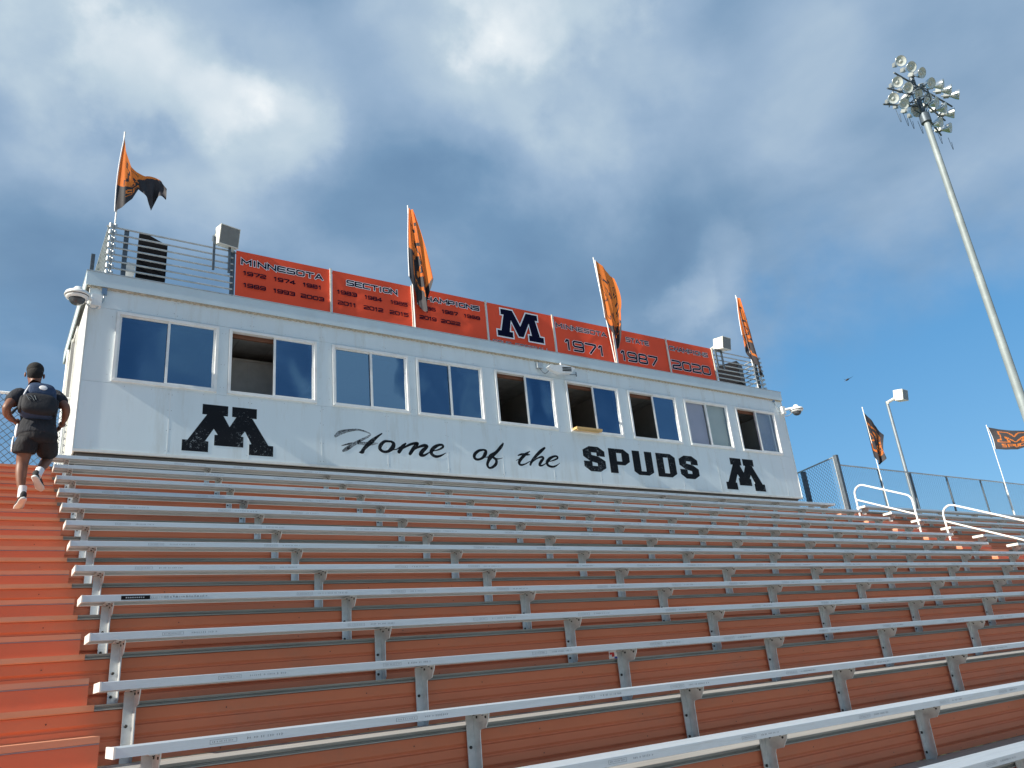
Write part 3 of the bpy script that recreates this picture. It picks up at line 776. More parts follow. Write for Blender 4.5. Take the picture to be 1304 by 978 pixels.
def letter(o_, i_, x0, x1):
    mb = MB(); t = 0.0022
    if i_ is None:
        mb.prism(cell(o_, x0, x1), 'y', BY - t, BY + 0.0005)
    else:
        bm = bmesh.new()
        vo = [bm.verts.new((x, BY - t, z)) for x, z in cell(o_, x0, x1)]
        vi = [bm.verts.new((x, BY - t, z)) for x, z in cell(i_, x0, x1)]
        eo = [bm.edges.new((vo[i], vo[(i + 1) % len(vo)])) for i in range(len(vo))]
        ei = [bm.edges.new((vi[i], vi[(i + 1) % len(vi)])) for i in range(len(vi))]
        bmesh.ops.triangle_fill(bm, use_beauty=True, edges=eo + ei)
        me = bpy.data.meshes.new('painted_letter'); bm.to_mesh(me); bm.free(); me.materials.append(PAINT)
        return add('painted_letter', me, pb)
    o = mb.build('painted_letter', PAINT, pb); fix(o); return o
letter(LS, None, 9.645, 10.235); letter(LP_o, LP_i, 10.350, 10.934); letter(LU, None, 11.030, 11.612)
letter(LD_o, LD_i, 11.735, 12.325); letter(LS, None, 12.448, 13.048)

SCRIPT = [[(4.21, 4.317, 0.052), (4.298, 4.386, 0.079), (4.44, 4.434, 0.053), (4.601, 4.466, 0.036), (4.745, 4.453, 0.027), (4.853, 4.41, 0.025), (4.815, 4.362, 0.036), (4.687, 4.288, 0.045), (4.541, 4.197, 0.062), (4.416, 4.108, 0.07), (4.345, 4.06, 0.043)], [(4.321, 4.153, 0.014), (4.471, 4.2, 0.035), (4.649, 4.223, 0.045), (4.83, 4.226, 0.068), (4.995, 4.252, 0.015)], [(5.076, 4.439, 0.022), (4.981, 4.367, 0.046), (4.867, 4.268, 0.081), (4.774, 4.181, 0.072), (4.718, 4.115, 0.062), (4.69, 4.069, 0.071), (4.636, 4.056, 0.014)], [(5.239, 4.305, 0.037), (5.127, 4.296, 0.051), (5.046, 4.221, 0.069), (5.032, 4.149, 0.062), (5.101, 4.104, 0.047), (5.195, 4.122, 0.055), (5.276, 4.195, 0.083), (5.298, 4.269, 0.067), (5.249, 4.306, 0.041)], [(5.29, 4.155, 0.018), (5.356, 4.171, 0.019), (5.425, 4.216, 0.026)], [(5.539, 4.292, 0.03), (5.473, 4.229, 0.067), (5.398, 4.123, 0.067)], [(5.432, 4.162, 0.015), (5.54, 4.234, 0.038), (5.659, 4.293, 0.049), (5.777, 4.312, 0.054), (5.698, 4.219, 0.072), (5.615, 4.104, 0.06)], [(5.652, 4.152, 0.015), (5.773, 4.235, 0.038), (5.913, 4.286, 0.058), (5.972, 4.269, 0.05), (5.878, 4.182, 0.077), (5.83, 4.106, 0.072), (5.902, 4.098, 0.046), (6.026, 4.172, 0.019), (6.089, 4.232, 0.019)], [(6.077, 4.19, 0.015), (6.21, 4.229, 0.029), (6.3, 4.283, 0.043), (6.297, 4.323, 0.043), (6.226, 4.321, 0.047), (6.132, 4.273, 0.068), (6.057, 4.193, 0.073), (6.063, 4.129, 0.062), (6.14, 4.092, 0.054), (6.242, 4.114, 0.039), (6.354, 4.173, 0.01)], [(7.204, 4.306, 0.034), (7.087, 4.278, 0.053), (6.99, 4.205, 0.066), (6.973, 4.132, 0.063), (7.036, 4.098, 0.046), (7.144, 4.134, 0.05), (7.213, 4.209, 0.076), (7.241, 4.282, 0.059), (7.186, 4.304, 0.034)], [(7.19, 4.15, 0.013), (7.28, 4.167, 0.02)], [(7.657, 4.469, 0.031), (7.599, 4.397, 0.066), (7.478, 4.276, 0.065), (7.343, 4.18, 0.093), (7.281, 4.089, 0.064), (7.25, 4.01, 0.057), (7.282, 3.953, 0.042), (7.358, 3.967, 0.05), (7.445, 4.038, 0.064), (7.462, 4.118, 0.059), (7.404, 4.164, 0.051)], [(7.429, 4.144, 0.042), (7.518, 4.145, 0.02), (7.611, 4.171, 0.007)], [(7.988, 4.251, 0.026), (8.085, 4.283, 0.044), (8.198, 4.283, 0.044), (8.269, 4.288, 0.018)], [(8.278, 4.357, 0.018), (8.15, 4.275, 0.062), (8.039, 4.175, 0.067), (7.993, 4.099, 0.061), (8.031, 4.059, 0.044), (8.137, 4.085, 0.028), (8.258, 4.15, 0.014)], [(7.929, 4.143, 0.01), (7.998, 4.175, 0.014)], [(8.659, 4.458, 0.044), (8.556, 4.384, 0.069), (8.426, 4.276, 0.063), (8.299, 4.145, 0.057), (8.259, 4.077, 0.046)], [(8.292, 4.12, 0.014), (8.438, 4.219, 0.027), (8.56, 4.261, 0.045), (8.599, 4.236, 0.047), (8.531, 4.161, 0.065), (8.485, 4.089, 0.054), (8.546, 4.081, 0.032), (8.66, 4.137, 0.014)], [(8.693, 4.167, 0.011), (8.826, 4.203, 0.026), (8.948, 4.256, 0.037), (8.954, 4.296, 0.044), (8.878, 4.297, 0.044), (8.762, 4.243, 0.064), (8.683, 4.163, 0.069), (8.694, 4.099, 0.058), (8.788, 4.072, 0.047), (8.89, 4.095, 0.033), (8.998, 4.16, 0.007)]]
def cat(P, n=7):
    out = []
    Q = [P[0]] + list(P) + [P[-1]]
    for i in range(1, len(Q) - 2):
        p0, p1, p2, p3 = Q[i - 1], Q[i], Q[i + 1], Q[i + 2]
        for k in range(n):
            t = k / n
            out.append(tuple(0.5 * ((2 * b_) + (-a_ + c_) * t + (2 * a_ - 5 * b_ + 4 * c_ - d_) * t * t + (-a_ + 3 * b_ - 3 * c_ + d_) * t ** 3) for a_, b_, c_, d_ in zip(p0, p1, p2, p3)))
    out.append(P[-1]); return out
def word(idx):
    m = MB()
    for q, i in enumerate(idx):
        m.cur = 1 if i in (0, 1) else 0
        pts = [(p[0], p[1], max(p[2], 0.012)) for p in cat(SCRIPT[i])]
        y = BY - 0.0022 - 0.0002 * q
        ribbon(m, pts, 0.05, y, cap=False)
        for e in (pts[0], pts[-1]):           # rounded brush ends
            r = e[2] / 2; m.add([(e[0] + r * math.cos(t * math.pi / 5), y - 0.0001, e[1] + r * math.sin(t * math.pi / 5)) for t in range(10)], [tuple(range(10))])
    return m.build('painted_word', [PAINT, PAINTW], pb)
word(range(0, 9)); word(range(9, 13)); word(range(13, len(SCRIPT)))

# board on the sill of the sixth window
m = MB(); m.box(9.43, 10.12, 7.80, 8.06, WB + 0.028, WB + 0.075); m.box(9.45, 10.10, 7.806, 7.83, WB + 0.003, WB + 0.027)
tag(m.build('sill_board', WOOD), 'pale wooden board lying on the sill of an open window', 'board')

# ------------------------------------------------------------------ roof guard rail and banners
RY = 8.214
rr = empty('roof_railing', (0, 0, 0)); tag(rr, 'galvanised pipe guard railing round the press box roof', 'railing')
RZ = 6.60
posts = [0.735, 2.45, 4.235, 5.93, 7.66, 9.43, 11.20, 12.94, 14.62, 16.30]
for x in posts:
    m = MB()
    m.box(x - 0.035, x + 0.035, RY + 0.012, RY + 0.020, RZ, 7.68); m.box(x - 0.035, x - 0.029, RY + 0.021, RY + 0.060, RZ, 7.68); m.box(x + 0.029, x + 0.035, RY + 0.021, RY + 0.060, RZ, 7.68)
    m.box(x - 0.07, x + 0.07, RY - 0.03, RY + 0.10, RZ, RZ + 0.012)
    m.build('post', GALVD, rr)
for x, y in ((0.36, 9.3), (0.36, 10.9), (16.45, 9.6), (16.45, 10.9)):
    m = MB(); m.box(x - 0.03, x + 0.03, y - 0.035, y + 0.035, RZ, 7.68); m.build('post', GALVD, rr)
zr = [7.655, 7.53, 7.405, 7.28, 7.155, 7.03, 6.905, 6.78]
for q, z in enumerate(zr):
    m = MB(); m.tube([(0.43, RY, z), (2.45, RY, z)], 0.0165, 8); m.build('rail', GALV, rr)
    m = MB(); m.tube([(14.62, RY, z), (16.42, RY, z)], 0.0165, 8); m.build('rail', GALV, rr)
    m = MB(); m.tube([(0.47, RY - 0.06, z + 0.022), (0.47, 11.0, z + 0.022)], 0.0165, 8); m.build('rail', GALV, rr)
    m = MB(); m.tube([(16.39, RY - 0.08, z + 0.022), (16.39, 11.0, z + 0.022)], 0.0165, 8); m.build('rail', GALV, rr)
for z in (7.655, 6.78):
    m = MB(); m.tube([(2.45, RY + 0.03, z), (14.62, RY + 0.03, z)], 0.0165, 8); m.build('rail', GALV, rr)
for cx in (0.49, 0.56):       # stacked pipe couplings at the left corner
    for z in zr:
        m = MB(); m.tube([(cx, RY - 0.045, z - 0.035), (cx, RY - 0.045, z + 0.035)], 0.03 if cx < 0.5 else 0.022, 8)
        m.build('clamp', GALV, rr)
for x_, z_ in ((0.53, 7.70), (16.36, 7.60)):
    m = MB(); m.tube([(x_, RY - 0.02, RZ), (x_, RY - 0.02, z_)], 0.022, 8); m.build('post', GALV, rr)
for z in zr[:]:
    m = MB(); m.tube([(16.36, RY - 0.06, z - 0.02), (16.44, RY - 0.06, z + 0.02)], 0.024, 8); m.build('clamp', GALV, rr)

def M2(cx, z0, s=1.0):
    p = [(-.48, .65), (-.18, .65), (0, .30), (.18, .65), (.48, .65), (.48, .52), (.41, .52), (.50, .13), (.60, .13), (.60, 0), (.21, 0), (.21, .13), (.29, .13), (.235, .42), (.06, .06), (-.06, .06),
         (-.235, .42), (-.29, .13), (-.21, .13), (-.21, 0), (-.60, 0), (-.60, .13), (-.50, .13), (-.41, .52), (-.48, .52)]
    return [(cx + x * s, z0 + z * s) for x, z in p]
BANN = [
 (2.497, 4.235, 'MINNESOTA', 2.585, 4.09, 7.425, 7.545, [('1972', 2.62, 3.03, 7.222, 7.295), ('1974', 3.165, 3.565, 7.222, 7.295), ('1981', 3.70, 4.06, 7.222, 7.295),
   ('1989', 2.63, 3.03, 6.985, 7.06), ('1993', 3.16, 3.56, 6.985, 7.06), ('2003', 3.665, 4.11, 6.985, 7.06)], 'leftmost banner, reading MINNESOTA over two rows of years'),
 (4.28, 5.93, 'SECTION', 4.555, 5.62, 7.425, 7.545, [('1983', 4.36, 4.765, 7.21, 7.285), ('1984', 4.915, 5.285, 7.21, 7.285), ('1985', 5.46, 5.83, 7.21, 7.285),
   ('2011', 4.375, 4.74, 6.985, 7.06), ('2012', 4.895, 5.30, 6.985, 7.06), ('2015', 5.435, 5.84, 6.985, 7.06)], 'banner reading SECTION over years 1983 to 2015'),
 (5.99, 7.66, 'CHAMPIONS', 6.06, 7.515, 7.435, 7.545, [('1986', 6.085, 6.46, 7.222, 7.295), ('1987', 6.60, 6.98, 7.222, 7.295), ('1988', 7.12, 7.515, 7.222, 7.295),
   ('2019', 6.085, 6.465, 7.0, 7.075), ('2022', 6.57, 7.02, 7.0, 7.075)], 'banner reading CHAMPIONS over 1987, 1988 and 2022, partly behind a hanging flag'),
 (7.72, 9.43, None, 0, 0, 0, 0, [], 'middle banner bearing one big navy letter M outlined white'),
 (9.49, 11.20, 'MINNESOTA', 9.50, 11.0, 7.415, 7.53, [('1971', 9.70, 10.86, 6.90, 7.165)], 'banner reading MINNESOTA above a large 1971'),
 (11.26, 12.94, 'STATE', 11.60, 12.34, 7.405, 7.525, [('1987', 11.35, 12.55, 6.89, 7.15)], 'banner reading STATE above a large 1987'),
 (13.0, 14.57, 'CHAMPIONS', 12.98, 14.40, 7.41, 7.53, [('2020', 13.03, 14.39, 6.905, 7.155)], 'rightmost banner, reading CHAMPIONS above a large 2020'),
]
for i, (x0, x1, ttl, tx0, tx1, tz0, tz1, rows, lab) in enumerate(BANN):
    # sheet with slight slack
    m = MB(); nxx, nzz = 24, 12; z0, z1 = 6.66, 7.695
    def by_(u, v): return RY - 0.004 + 0.011 * math.sin(u * 9 + i) * math.sin(v * math.pi)
    vs = []; 
    for b_ in range(nzz + 1):
        for a_ in range(nxx + 1):
            u, v = a_ / nxx, b_ / nzz
            vs.append((x0 + u * (x1 - x0), by_(u, v) , z0 + v * (z1 - z0)))
    m.smooth = True
    m.add(vs, [(b_ * (nxx + 1) + a_, b_ * (nxx + 1) + a_ + 1, (b_ + 1) * (nxx + 1) + a_ + 1, (b_ + 1) * (nxx + 1) + a_) for b_ in range(nzz) for a_ in range(nxx)])
    o = m.build('banner', BANNER)
    tag(o, 'orange ' + lab, 'banner', 'championship banners on the roof railing')
    yb = RY - 0.018
    if ttl:
        w_ = 0.0265 if i < 3 else 0.024
        tx0 = max(tx0, x0 + 0.03)
        m = MB(); text_on(m, ttl, tx0 + w_ / 2, tx1 - w_ / 2, tz0 + w_ / 2, tz1 - w_ / 2, w_ * (1.75 if i < 3 else 1.6), yb); m.build('letter_outline', OUTL, o)
        m = MB(); text_on(m, ttl, tx0 + w_ / 2, tx1 - w_ / 2, tz0 + w_ / 2, tz1 - w_ / 2, w_, yb - 0.0025); m.build('lettering', NAVY, o)
    for s_, a_, b_, c_, d_ in rows:
        big = d_ - c_ > 0.15
        w_ = 0.044 if big else 0.0185
        if not big: d_ = d_ + 0.010
        if big:
            m = MB(); text_on(m, s_, a_ + w_ / 2, b_ - w_ / 2, c_ + w_ / 2, d_ - w_ / 2, w_ * 1.42, yb, 0.30); m.build('year_outline', OUTL, o)
        m = MB(); text_on(m, s_, a_ + w_ / 2, b_ - w_ / 2, c_ + w_ / 2, d_ - w_ / 2, w_, yb - 0.0025, 0.30); m.build('year', NAVY, o)
    if not ttl:
        P_ = M2(8.53, 6.95)
        m = MB(); ribbon(m, P_ + [P_[0]], 0.062, yb); m.build('letter_outline', OUTL, o)
        flat(P_, yb - 0.002, 'letter', NAVY, o, 0.001)
        m = MB(); text_on(m, 'SPUD FOOTBALL', 7.80, 9.28, 6.745, 6.83, 0.024, yb); m.build('letter_outline', OUTL, o)
        m = MB(); text_on(m, 'SPUD FOOTBALL', 7.80, 9.28, 6.745, 6.83, 0.013, yb - 0.0025); m.build('lettering', NAVY, o)
# pale battens that hold the banner edges
for j, x in enumerate((4.247, 5.945, 7.68, 9.445, 11.215, 12.955, 14.600)):
    m = MB(); m.box(x - 0.021, x + 0.012, RY - 0.028, RY - 0.006, RZ, 7.715); m.build('batten', mat('pale_batten', (0.66, 0.62, 0.54), 0.6, 0, 0.1, 9), rr)

# ------------------------------------------------------------------ speakers, floodlights, cameras on the press box
def wedge_speaker(loc, ang, w, h, dpt, lab, tilt=True):
    t = empty('loudspeaker', loc); t.rotation_euler = (0, 0, ang); tag(t, lab, 'loudspeaker', 'loudspeakers on the press box roof')
    m = MB()
    if tilt: m.prism([(-w / 2, 0), (w / 2, 0), (w / 2, h * 0.80), (-w / 2 + 0.12, h), (-w / 2, h)], 'y', 0, dpt)
    else: m.prism([(0, 0), (dpt, 0), (dpt, h), (0, h)], 'x', -w / 2, w / 2)
    m.build('cabinet', SPK, t)
    m = MB(); m.box(-w / 2 + 0.03, w / 2 - 0.03, -0.008, 0.0, 0.03, h * 0.76); m.build('grille', mat('speaker_grille', (0.012, 0.012, 0.014), 0.95, 0, 0.4, 90, 0.3, 200, spec=0.05), t)
    m = MB(); m.tube([(0, dpt * 0.5, -0.35), (0, dpt * 0.5, 0.0)], 0.03, 8); m.box(-0.2, 0.2, dpt * 0.5 - 0.05, dpt * 0.5 + 0.05, -0.37, -0.345); m.build('stand', GALV, t)
    return t
sp = wedge_speaker((1.20, 8.62, 7.05), R(-6), 0.46, 0.86, 0.45, 'black loudspeaker behind the left roof railing')
sp2 = wedge_speaker((15.72, 8.72, 7.02), R(-66), 0.56, 0.62, 0.50, 'black loudspeaker behind the right roof railing', False)
m = MB(); m.box(0.281, 0.286, 0.03, 0.47, 0.02, 0.60); m.build('side_panel', mat('grey_speaker_side', (0.10, 0.10, 0.11), 0.7), sp2)
m = MB(); m.box(0.78, 0.94, 8.5, 8.75, 7.05, 7.22); m.box(0.72, 0.90, 8.5, 8.7, 6.8, 6.92); m.box(0.80, 1.0, 8.45, 8.6, 6.6, 6.8)
tag(m.build('speaker_horn_mount', CAMW), 'white mounting brackets beside the left roof loudspeaker', 'bracket')

def flood(loc, yaw, pitch, w, h, d, lab, group='box floodlights'):
    t = empty('floodlight', loc); t.rotation_euler = (pitch, 0, yaw); tag(t, lab, 'floodlight', group)
    m = MB(); m.prism([(-h / 2, -d / 2), (h / 2, -d / 2), (h / 2 * 0.9, d / 2), (-h / 2 * 0.9, d / 2)], 'x', -w / 2, w / 2); o = m.build('housing', LAMPB, t)
    # built lying: local y/z swapped so the lens faces -y
    for v in o.data.vertices: v.co = Vector((v.co.x, v.co.z, v.co.y))
    m = MB(); m.box(-w / 2 + 0.012, w / 2 - 0.012, -d / 2 - 0.006, -d / 2, -h / 2 + 0.012, h / 2 - 0.012); m.build('lens', LAMPG, t)
    m = MB(); m.box(-w / 2, w / 2, -d / 2 - 0.010, -d / 2 + 0.02, h / 2 - 0.010, h / 2 + 0.004); m.box(-w / 2, w / 2, -d / 2 - 0.010, -d / 2 + 0.02, -h / 2 - 0.004, -h / 2 + 0.010)
    pieces(m, 'lens_frame', LAMPB, t)
    return t
t = flood((2.32, 8.16, 7.88), R(12), R(10), 0.36, 0.36, 0.20, 'box floodlight on the roof railing left of the banners', 'floodlights on the roof railing')
m = MB(); m.obox((-0.16, 0.12, -0.02), (0.03, 0, 0), (0, 0.06, 0), (0, 0, 0.05)); m.build('arm', LAMPB, t)
for x in (2.11, 2.375):
    m = MB(); m.box(x - 0.02, x + 0.02, RY - 0.055, RY - 0.022, 7.20, 7.86 if x < 2.2 else 7.74); m.build('strut', GALVD, t); 
for c in t.children:
    if c.name.startswith('strut'): c.matrix_parent_inverse = (Matrix.Translation(t.location) @ t.rotation_euler.to_matrix().to_4x4()).inverted()
t = flood((14.93, 8.10, 7.83), R(4), R(10), 0.34, 0.32, 0.30, 'box floodlight on the roof railing right of the 2020 banner', 'floodlights on the roof railing')
m = MB(); m.tube([(-0.1, 0.16, -0.05), (-0.25, 0.24, -0.16), (-0.25, 0.24, -0.30)], 0.035, 8); m.build('arm', LAMPB, t)
for x in (14.70, 14.92):
    m = MB(); m.box(x - 0.02, x + 0.02, RY - 0.055, RY - 0.022, 7.15, 7.66); m.build('strut', GALVD, t)
m = MB(); m.box(14.68, 14.94, RY - 0.055, RY - 0.022, 7.66, 7.70); m.build('strut', GALVD, t)
for c in t.children:
    if c.name.startswith('strut'): c.matrix_parent_inverse = (Matrix.Translation(t.location) @ t.rotation_euler.to_matrix().to_4x4()).inverted()

def dome_cam(c, wallbox, lab, cable, boxpos, arm):
    t = empty('dome_camera', (0, 0, 0)); tag(t, lab, 'camera', 'dome cameras on the press box corners')
    T = Matrix.Translation(c)
    m = MB(); m.lathe([(0.001, 0.135), (0.05, 0.13), (0.075, 0.09), (0.09, 0.055), (0.165, 0.035), (0.178, 0.0), (0.176, -0.015), (0.155, -0.018)], T, 24); m.build('housing', CAMW, t)
    m = MB(); m.lathe([(0.156, -0.016), (0.150, -0.032)], T, 24); m.build('seal_ring', SPK, t)
    m = MB(); m.lathe([(0.158, -0.032), (0.150, -0.055), (0.115, -0.068)], T, 24); m.build('trim_ring', CAMW, t)
    m = MB(); m.lathe([(0.115, -0.066), (0.105, -0.105), (0.075, -0.14), (0.035, -0.158), (0.001, -0.162)], T, 20); m.build('dome', DOMEG, t)
    m = MB(); m.box(*wallbox); m.build('wall_box', CAMW, t)
    m = MB(); m.tube(arm, 0.035, 10); m.build('arm', CAMW, t)
    m = MB(); m.tube([p + (0,) if len(p) == 2 else p for p in cable], 0.011, 8); m.build('conduit', GALV, t)
    m = MB(); m.box(*boxpos); m.build('junction_box', BLUEBOX, t)
    return t
def arc(p0, p1, sag, y0, n=12):
    return [(p0[0] + (p1[0] - p0[0]) * i / n, p0[1] + (p1[1] - p0[1]) * i / n, p0[2] + (p1[2] - p0[2]) * i / n - sag * math.sin(math.pi * i / n)) for i in range(n + 1)]
dome_cam((0.105, 7.80, 6.115), (0.30, 0.44, 7.86, 7.974, 6.03, 6.22), 'white dome camera on the left corner of the press box',
         [(0.470, 7.955, 6.30), (0.470, 7.93, 6.18)] + arc((0.470, 7.93, 6.16), (0.225, 7.82, 6.03), 0.13, 0), (0.435, 0.505, 7.925, 7.974, 6.27, 6.375), [(0.32, 7.90, 6.13), (0.22, 7.82, 6.13), (0.12, 7.80, 6.16)])
dome_cam((16.93, 7.74, 6.11), (16.52, 16.64, 7.86, 7.974, 6.00, 6.20), 'white dome camera on the right corner of the press box',
         [(16.34, 7.955, 6.34), (16.36, 7.93, 6.2)] + arc((16.36, 7.93, 6.18), (16.78, 7.80, 6.02), 0.16, 0), (16.31, 16.37, 7.935, 7.974, 6.33, 6.38), [(16.62, 7.90, 6.12), (16.76, 7.80, 6.14), (16.90, 7.75, 6.16)])
# slim area light over the fifth and sixth windows
t = empty('wall_light', (0, 0, 0)); tag(t, 'white finned area light on the wall between the fifth and sixth windows', 'light')
m = MB(); m.prism([(8.83, 6.19), (8.93, 6.13), (9.10, 6.09), (9.45, 6.13), (9.56, 6.26), (9.25, 6.30), (9.02, 6.25), (8.90, 6.25)], 'y', 7.76, 7.86); m.build('housing', CAMW, t)
m = MB()
for i in range(3): m.obox((9.32, 7.756, 6.165 + i * 0.035), (0.12, 0, 0.012), (0, 0.006, 0), (0, 0, 0.009))
pieces(m, 'fin', SPK, t)
m = MB(); m.tube([(9.2, 7.97, 6.16), (9.2, 7.80, 6.16)], 0.03, 8); m.tube([(9.2, 7.80, 6.28), (9.2, 7.80, 6.34)], 0.02, 6); m.build('arm', CAMW, t)
m = MB(); m.box(8.66, 8.80, 7.90, 7.974, 6.20, 6.32); m.build('junction_box', GALV, t)
m = MB(); m.tube(arc((8.73, 7.93, 6.20), (8.90, 7.85, 6.15), 0.09, 0), 0.009, 6); m.build('cable', GALVD, t)
m = MB(); m.tube([(9.45, 7.95, 6.17), (9.72, 7.95, 6.20)], 0.006, 6); m.tube([(9.72, 7.95, 6.16), (9.72, 7.95, 6.26)], 0.010, 6); m.build('antenna', GALVD, t)

# ------------------------------------------------------------------ flags
CO = mat('orange_flag_cloth', (0.95, 0.24, 0.045), 0.8, 0.0, 0.06, 5)
CK = mat('black_flag_cloth', (0.030, 0.028, 0.034), 0.75, 0.0, 0.2, 8)
CKO = mat('orange_flag_print', (0.80, 0.22, 0.04), 0.8, 0.0, 0.06, 5)
CKK = mat('black_flag_print', (0.03, 0.025, 0.03), 0.8)
for m_ in (CO, CKO):
    nt = m_.node_tree; B_ = nt.nodes['Principled BSDF']; o_ = nt.nodes['Material Output']
    tr = nt.nodes.new('ShaderNodeBsdfTranslucent'); tr.inputs[0].default_value = (1.0, 0.30, 0.06, 1)
    mx = nt.nodes.new('ShaderNodeMixShader'); mx.inputs[0].default_value = 0.5
    nt.links.new(B_.outputs[0], mx.inputs[1]); nt.links.new(tr.outputs[0], mx.inputs[2]); nt.links.new(mx.outputs[0], o_.inputs[0])
# emblem in cloth coordinates: an outlined block M with a word under it
EMB = []
Mo = [(.20, .14), (.40, .14), (.50, .34), (.60, .14), (.80, .14), (.80, .26), (.76, .26), (.80, .54), (.86, .54), (.86, .64), (.64, .64), (.64, .54), (.67, .36), (.53, .60), (.47, .60), (.33, .36), (.36, .54), (.36, .64), (.14, .64), (.14, .54), (.20, .54), (.24, .26), (.20, .26), (.20, .14)]
EMB += list(zip(Mo[:-1], Mo[1:]))
xx = 0.2
for c in 'SPUDS':
    for st in GL[c]:
        q = [(xx + px * 0.09, 0.86 - pz * 0.13) for px, pz in st]
        EMB += list(zip(q[:-1], q[1:]))
    xx += 0.128
def emb_d(u, v):
    best = 9
    for (ax, ay), (bx, by) in EMB:
        dx, dy = bx - ax, by - ay; l = dx * dx + dy * dy
        t = max(0, min(1, ((u - ax) * dx + (v - ay) * dy) / l)) if l else 0
        d_ = math.hypot(u - ax - t * dx, v - ay - t * dy)
        if d_ < best: best = d_
    return best
NU, NV = 44, 60
EMG = [[emb_d((a + .5) / NU, (b + .5) / NV) for a in range(NU)] for b in range(NV)]
def lerp_cols(cols, u, idx):
    t = u * (len(cols) - 1); i = min(int(t), len(cols) - 2); f = t - i
    f = f * f * (3 - 2 * f) * 0.5 + f * 0.5
    return cols[i][idx] * (1 - f) + cols[i + 1][idx] * f
def flag(label, pole, cols, bound, fold=0.05, nf=3.0, turn=0, phase=0.0, sleeve=None, group='flags flown from the press box roof', pr=0.0125, em=0.0165, umax=1.0):
    """pole: (base xyz, top xyz); cols: (x_top, z_top, x_bot, z_bot, y, bow) along the fly; bound: share of each column that is orange"""
    t = empty('flag', pole[0]); tag(t, label, 'flag', group)
    off = Vector(pole[0])
    m = MB(); m.tube([Vector(p) - off for p in pole], pr, 8); m.ell(Vector(pole[1]) - off, pr * 1.3, pr * 1.3, pr * 1.5, 8, 5)
    m.build('pole', WHITEP, t)
    vs = []
    for b in range(NV + 1):
        v = b / NV
        for a in range(NU + 1):
            u = a / NU
            xt, zt_, xb, zb, y, bow = (lerp_cols(cols, u, k) for k in range(6))
            x = xt + (xb - xt) * v + bow * math.sin(math.pi * v)
            z = zt_ + (zb - zt_) * v
            k_ = fold * (0.25 + 0.75 * u) * (0.4 + v)
            y2 = y + k_ * math.sin(2 * math.pi * nf * u + 1.7 * v + phase) + 0.35 * k_ * math.sin(2 * math.pi * nf * 2.3 * u - 3 * v + 1.3 * phase)
            x += 0.18 * k_ * math.cos(2 * math.pi * nf * u + 2 * v + phase)
            z += 0.02 * math.sin(9 * u + phase) * u
            vs.append((x - off.x, y2 - off.y, z - off.z))
    m = MB(); m.smooth = True
    fs = []; mi = []
    for b in range(NV):
        for a in range(NU):
            u, v = (a + .5) / NU, (b + .5) / NV
            tb = u * (len(bound) - 1); i = min(int(tb), len(bound) - 2); bo = bound[i] * (1 - tb + i) + bound[i + 1] * (tb - i)
            if turn == 0: d_ = EMG[b][a]
            else: d_ = EMG[min(NV - 1, int(u * NV))][min(NU - 1, int((1 - v) * NU))]
            w_ = d_ < em and u < umax
            orange = v < bo
            mi.append((3 if w_ else 0) if orange else (2 if w_ else 1))
            fs.append((b * (NU + 1) + a, b * (NU + 1) + a + 1, (b + 1) * (NU + 1) + a + 1, (b + 1) * (NU + 1) + a))
    m.add(vs, fs); m.mi = mi
    m.build('cloth', [CO, CK, CKO, CKK], t)
    # sleeve round the pole along the hoist
    hoist = [Vector(vs[b * (NU + 1)]) for b in range(0, NV + 1, 6)]
    if sleeve is not False:
        m = MB(); m.tube(hoist, 0.010, 6); m.build('sleeve', WSOCK, t)
    return t
FY = RY - 0.085
flag('orange and black flag blowing right above the left end of the roof',
     ((0.545, 8.26, 6.60), (0.560, 8.26, 9.60)),
     [(0.56, 9.50, 0.53, 7.98, 8.24, -0.03), (0.60, 9.20, 0.63, 8.06, 8.22, 0.0), (0.70, 8.88, 0.76, 8.28, 8.20, 0.0), (0.80, 8.84, 0.86, 8.52, 8.22, 0.0), (0.95, 8.82, 0.98, 8.36, 8.26, 0.0),
      (1.10, 8.80, 1.07, 8.14, 8.24, 0.0), (1.20, 8.74, 1.17, 8.40, 8.20, 0.0), (1.29, 8.62, 1.27, 8.38, 8.22, 0.0)],
     [0.66, 0.64, 0.62, 0.42, 0.12, 0.05, 0.0, 0.0], 0.06, 2.5, 0, 0.6, em=0.014, umax=0.46)
flag('furled orange and black flag hanging in front of the SECTION and CHAMPIONS banners',
     ((5.955, 8.15, 6.64), (5.925, 8.15, 9.56)),
     [(5.93, 9.50, 5.86, 7.86, FY, -0.01), (5.95, 9.50, 6.02, 7.35, FY, 0.02), (5.98, 9.46, 6.16, 7.10, FY - .03, 0.02), (6.00, 9.42, 6.22, 7.08, FY - .05, 0.05), (6.02, 9.40, 6.30, 7.85, FY - .08, 0.06)],
     [0.58, 0.48, 0.46, 0.74, 1.0], 0.07, 2.2, 1, 1.9, em=0.012)
flag('mostly orange flag drooping in front of the 1971 and 1987 banners',
     ((11.12, 8.15, 6.64), (10.90, 8.15, 9.50)),
     [(10.93, 9.44, 10.99, 7.90, FY, 0.0), (10.99, 9.40, 11.12, 7.50, FY, 0.03), (11.12, 9.28, 11.20, 7.14, FY - .03, 0.06), (11.28, 9.12, 11.27, 7.14, FY - .03, 0.10), (11.40, 8.98, 11.33, 7.88, FY - .05, 0.12)],
     [1.0, 0.90, 0.74, 0.70, 1.0], 0.06, 1.6, 1, 0.2, em=0.011)
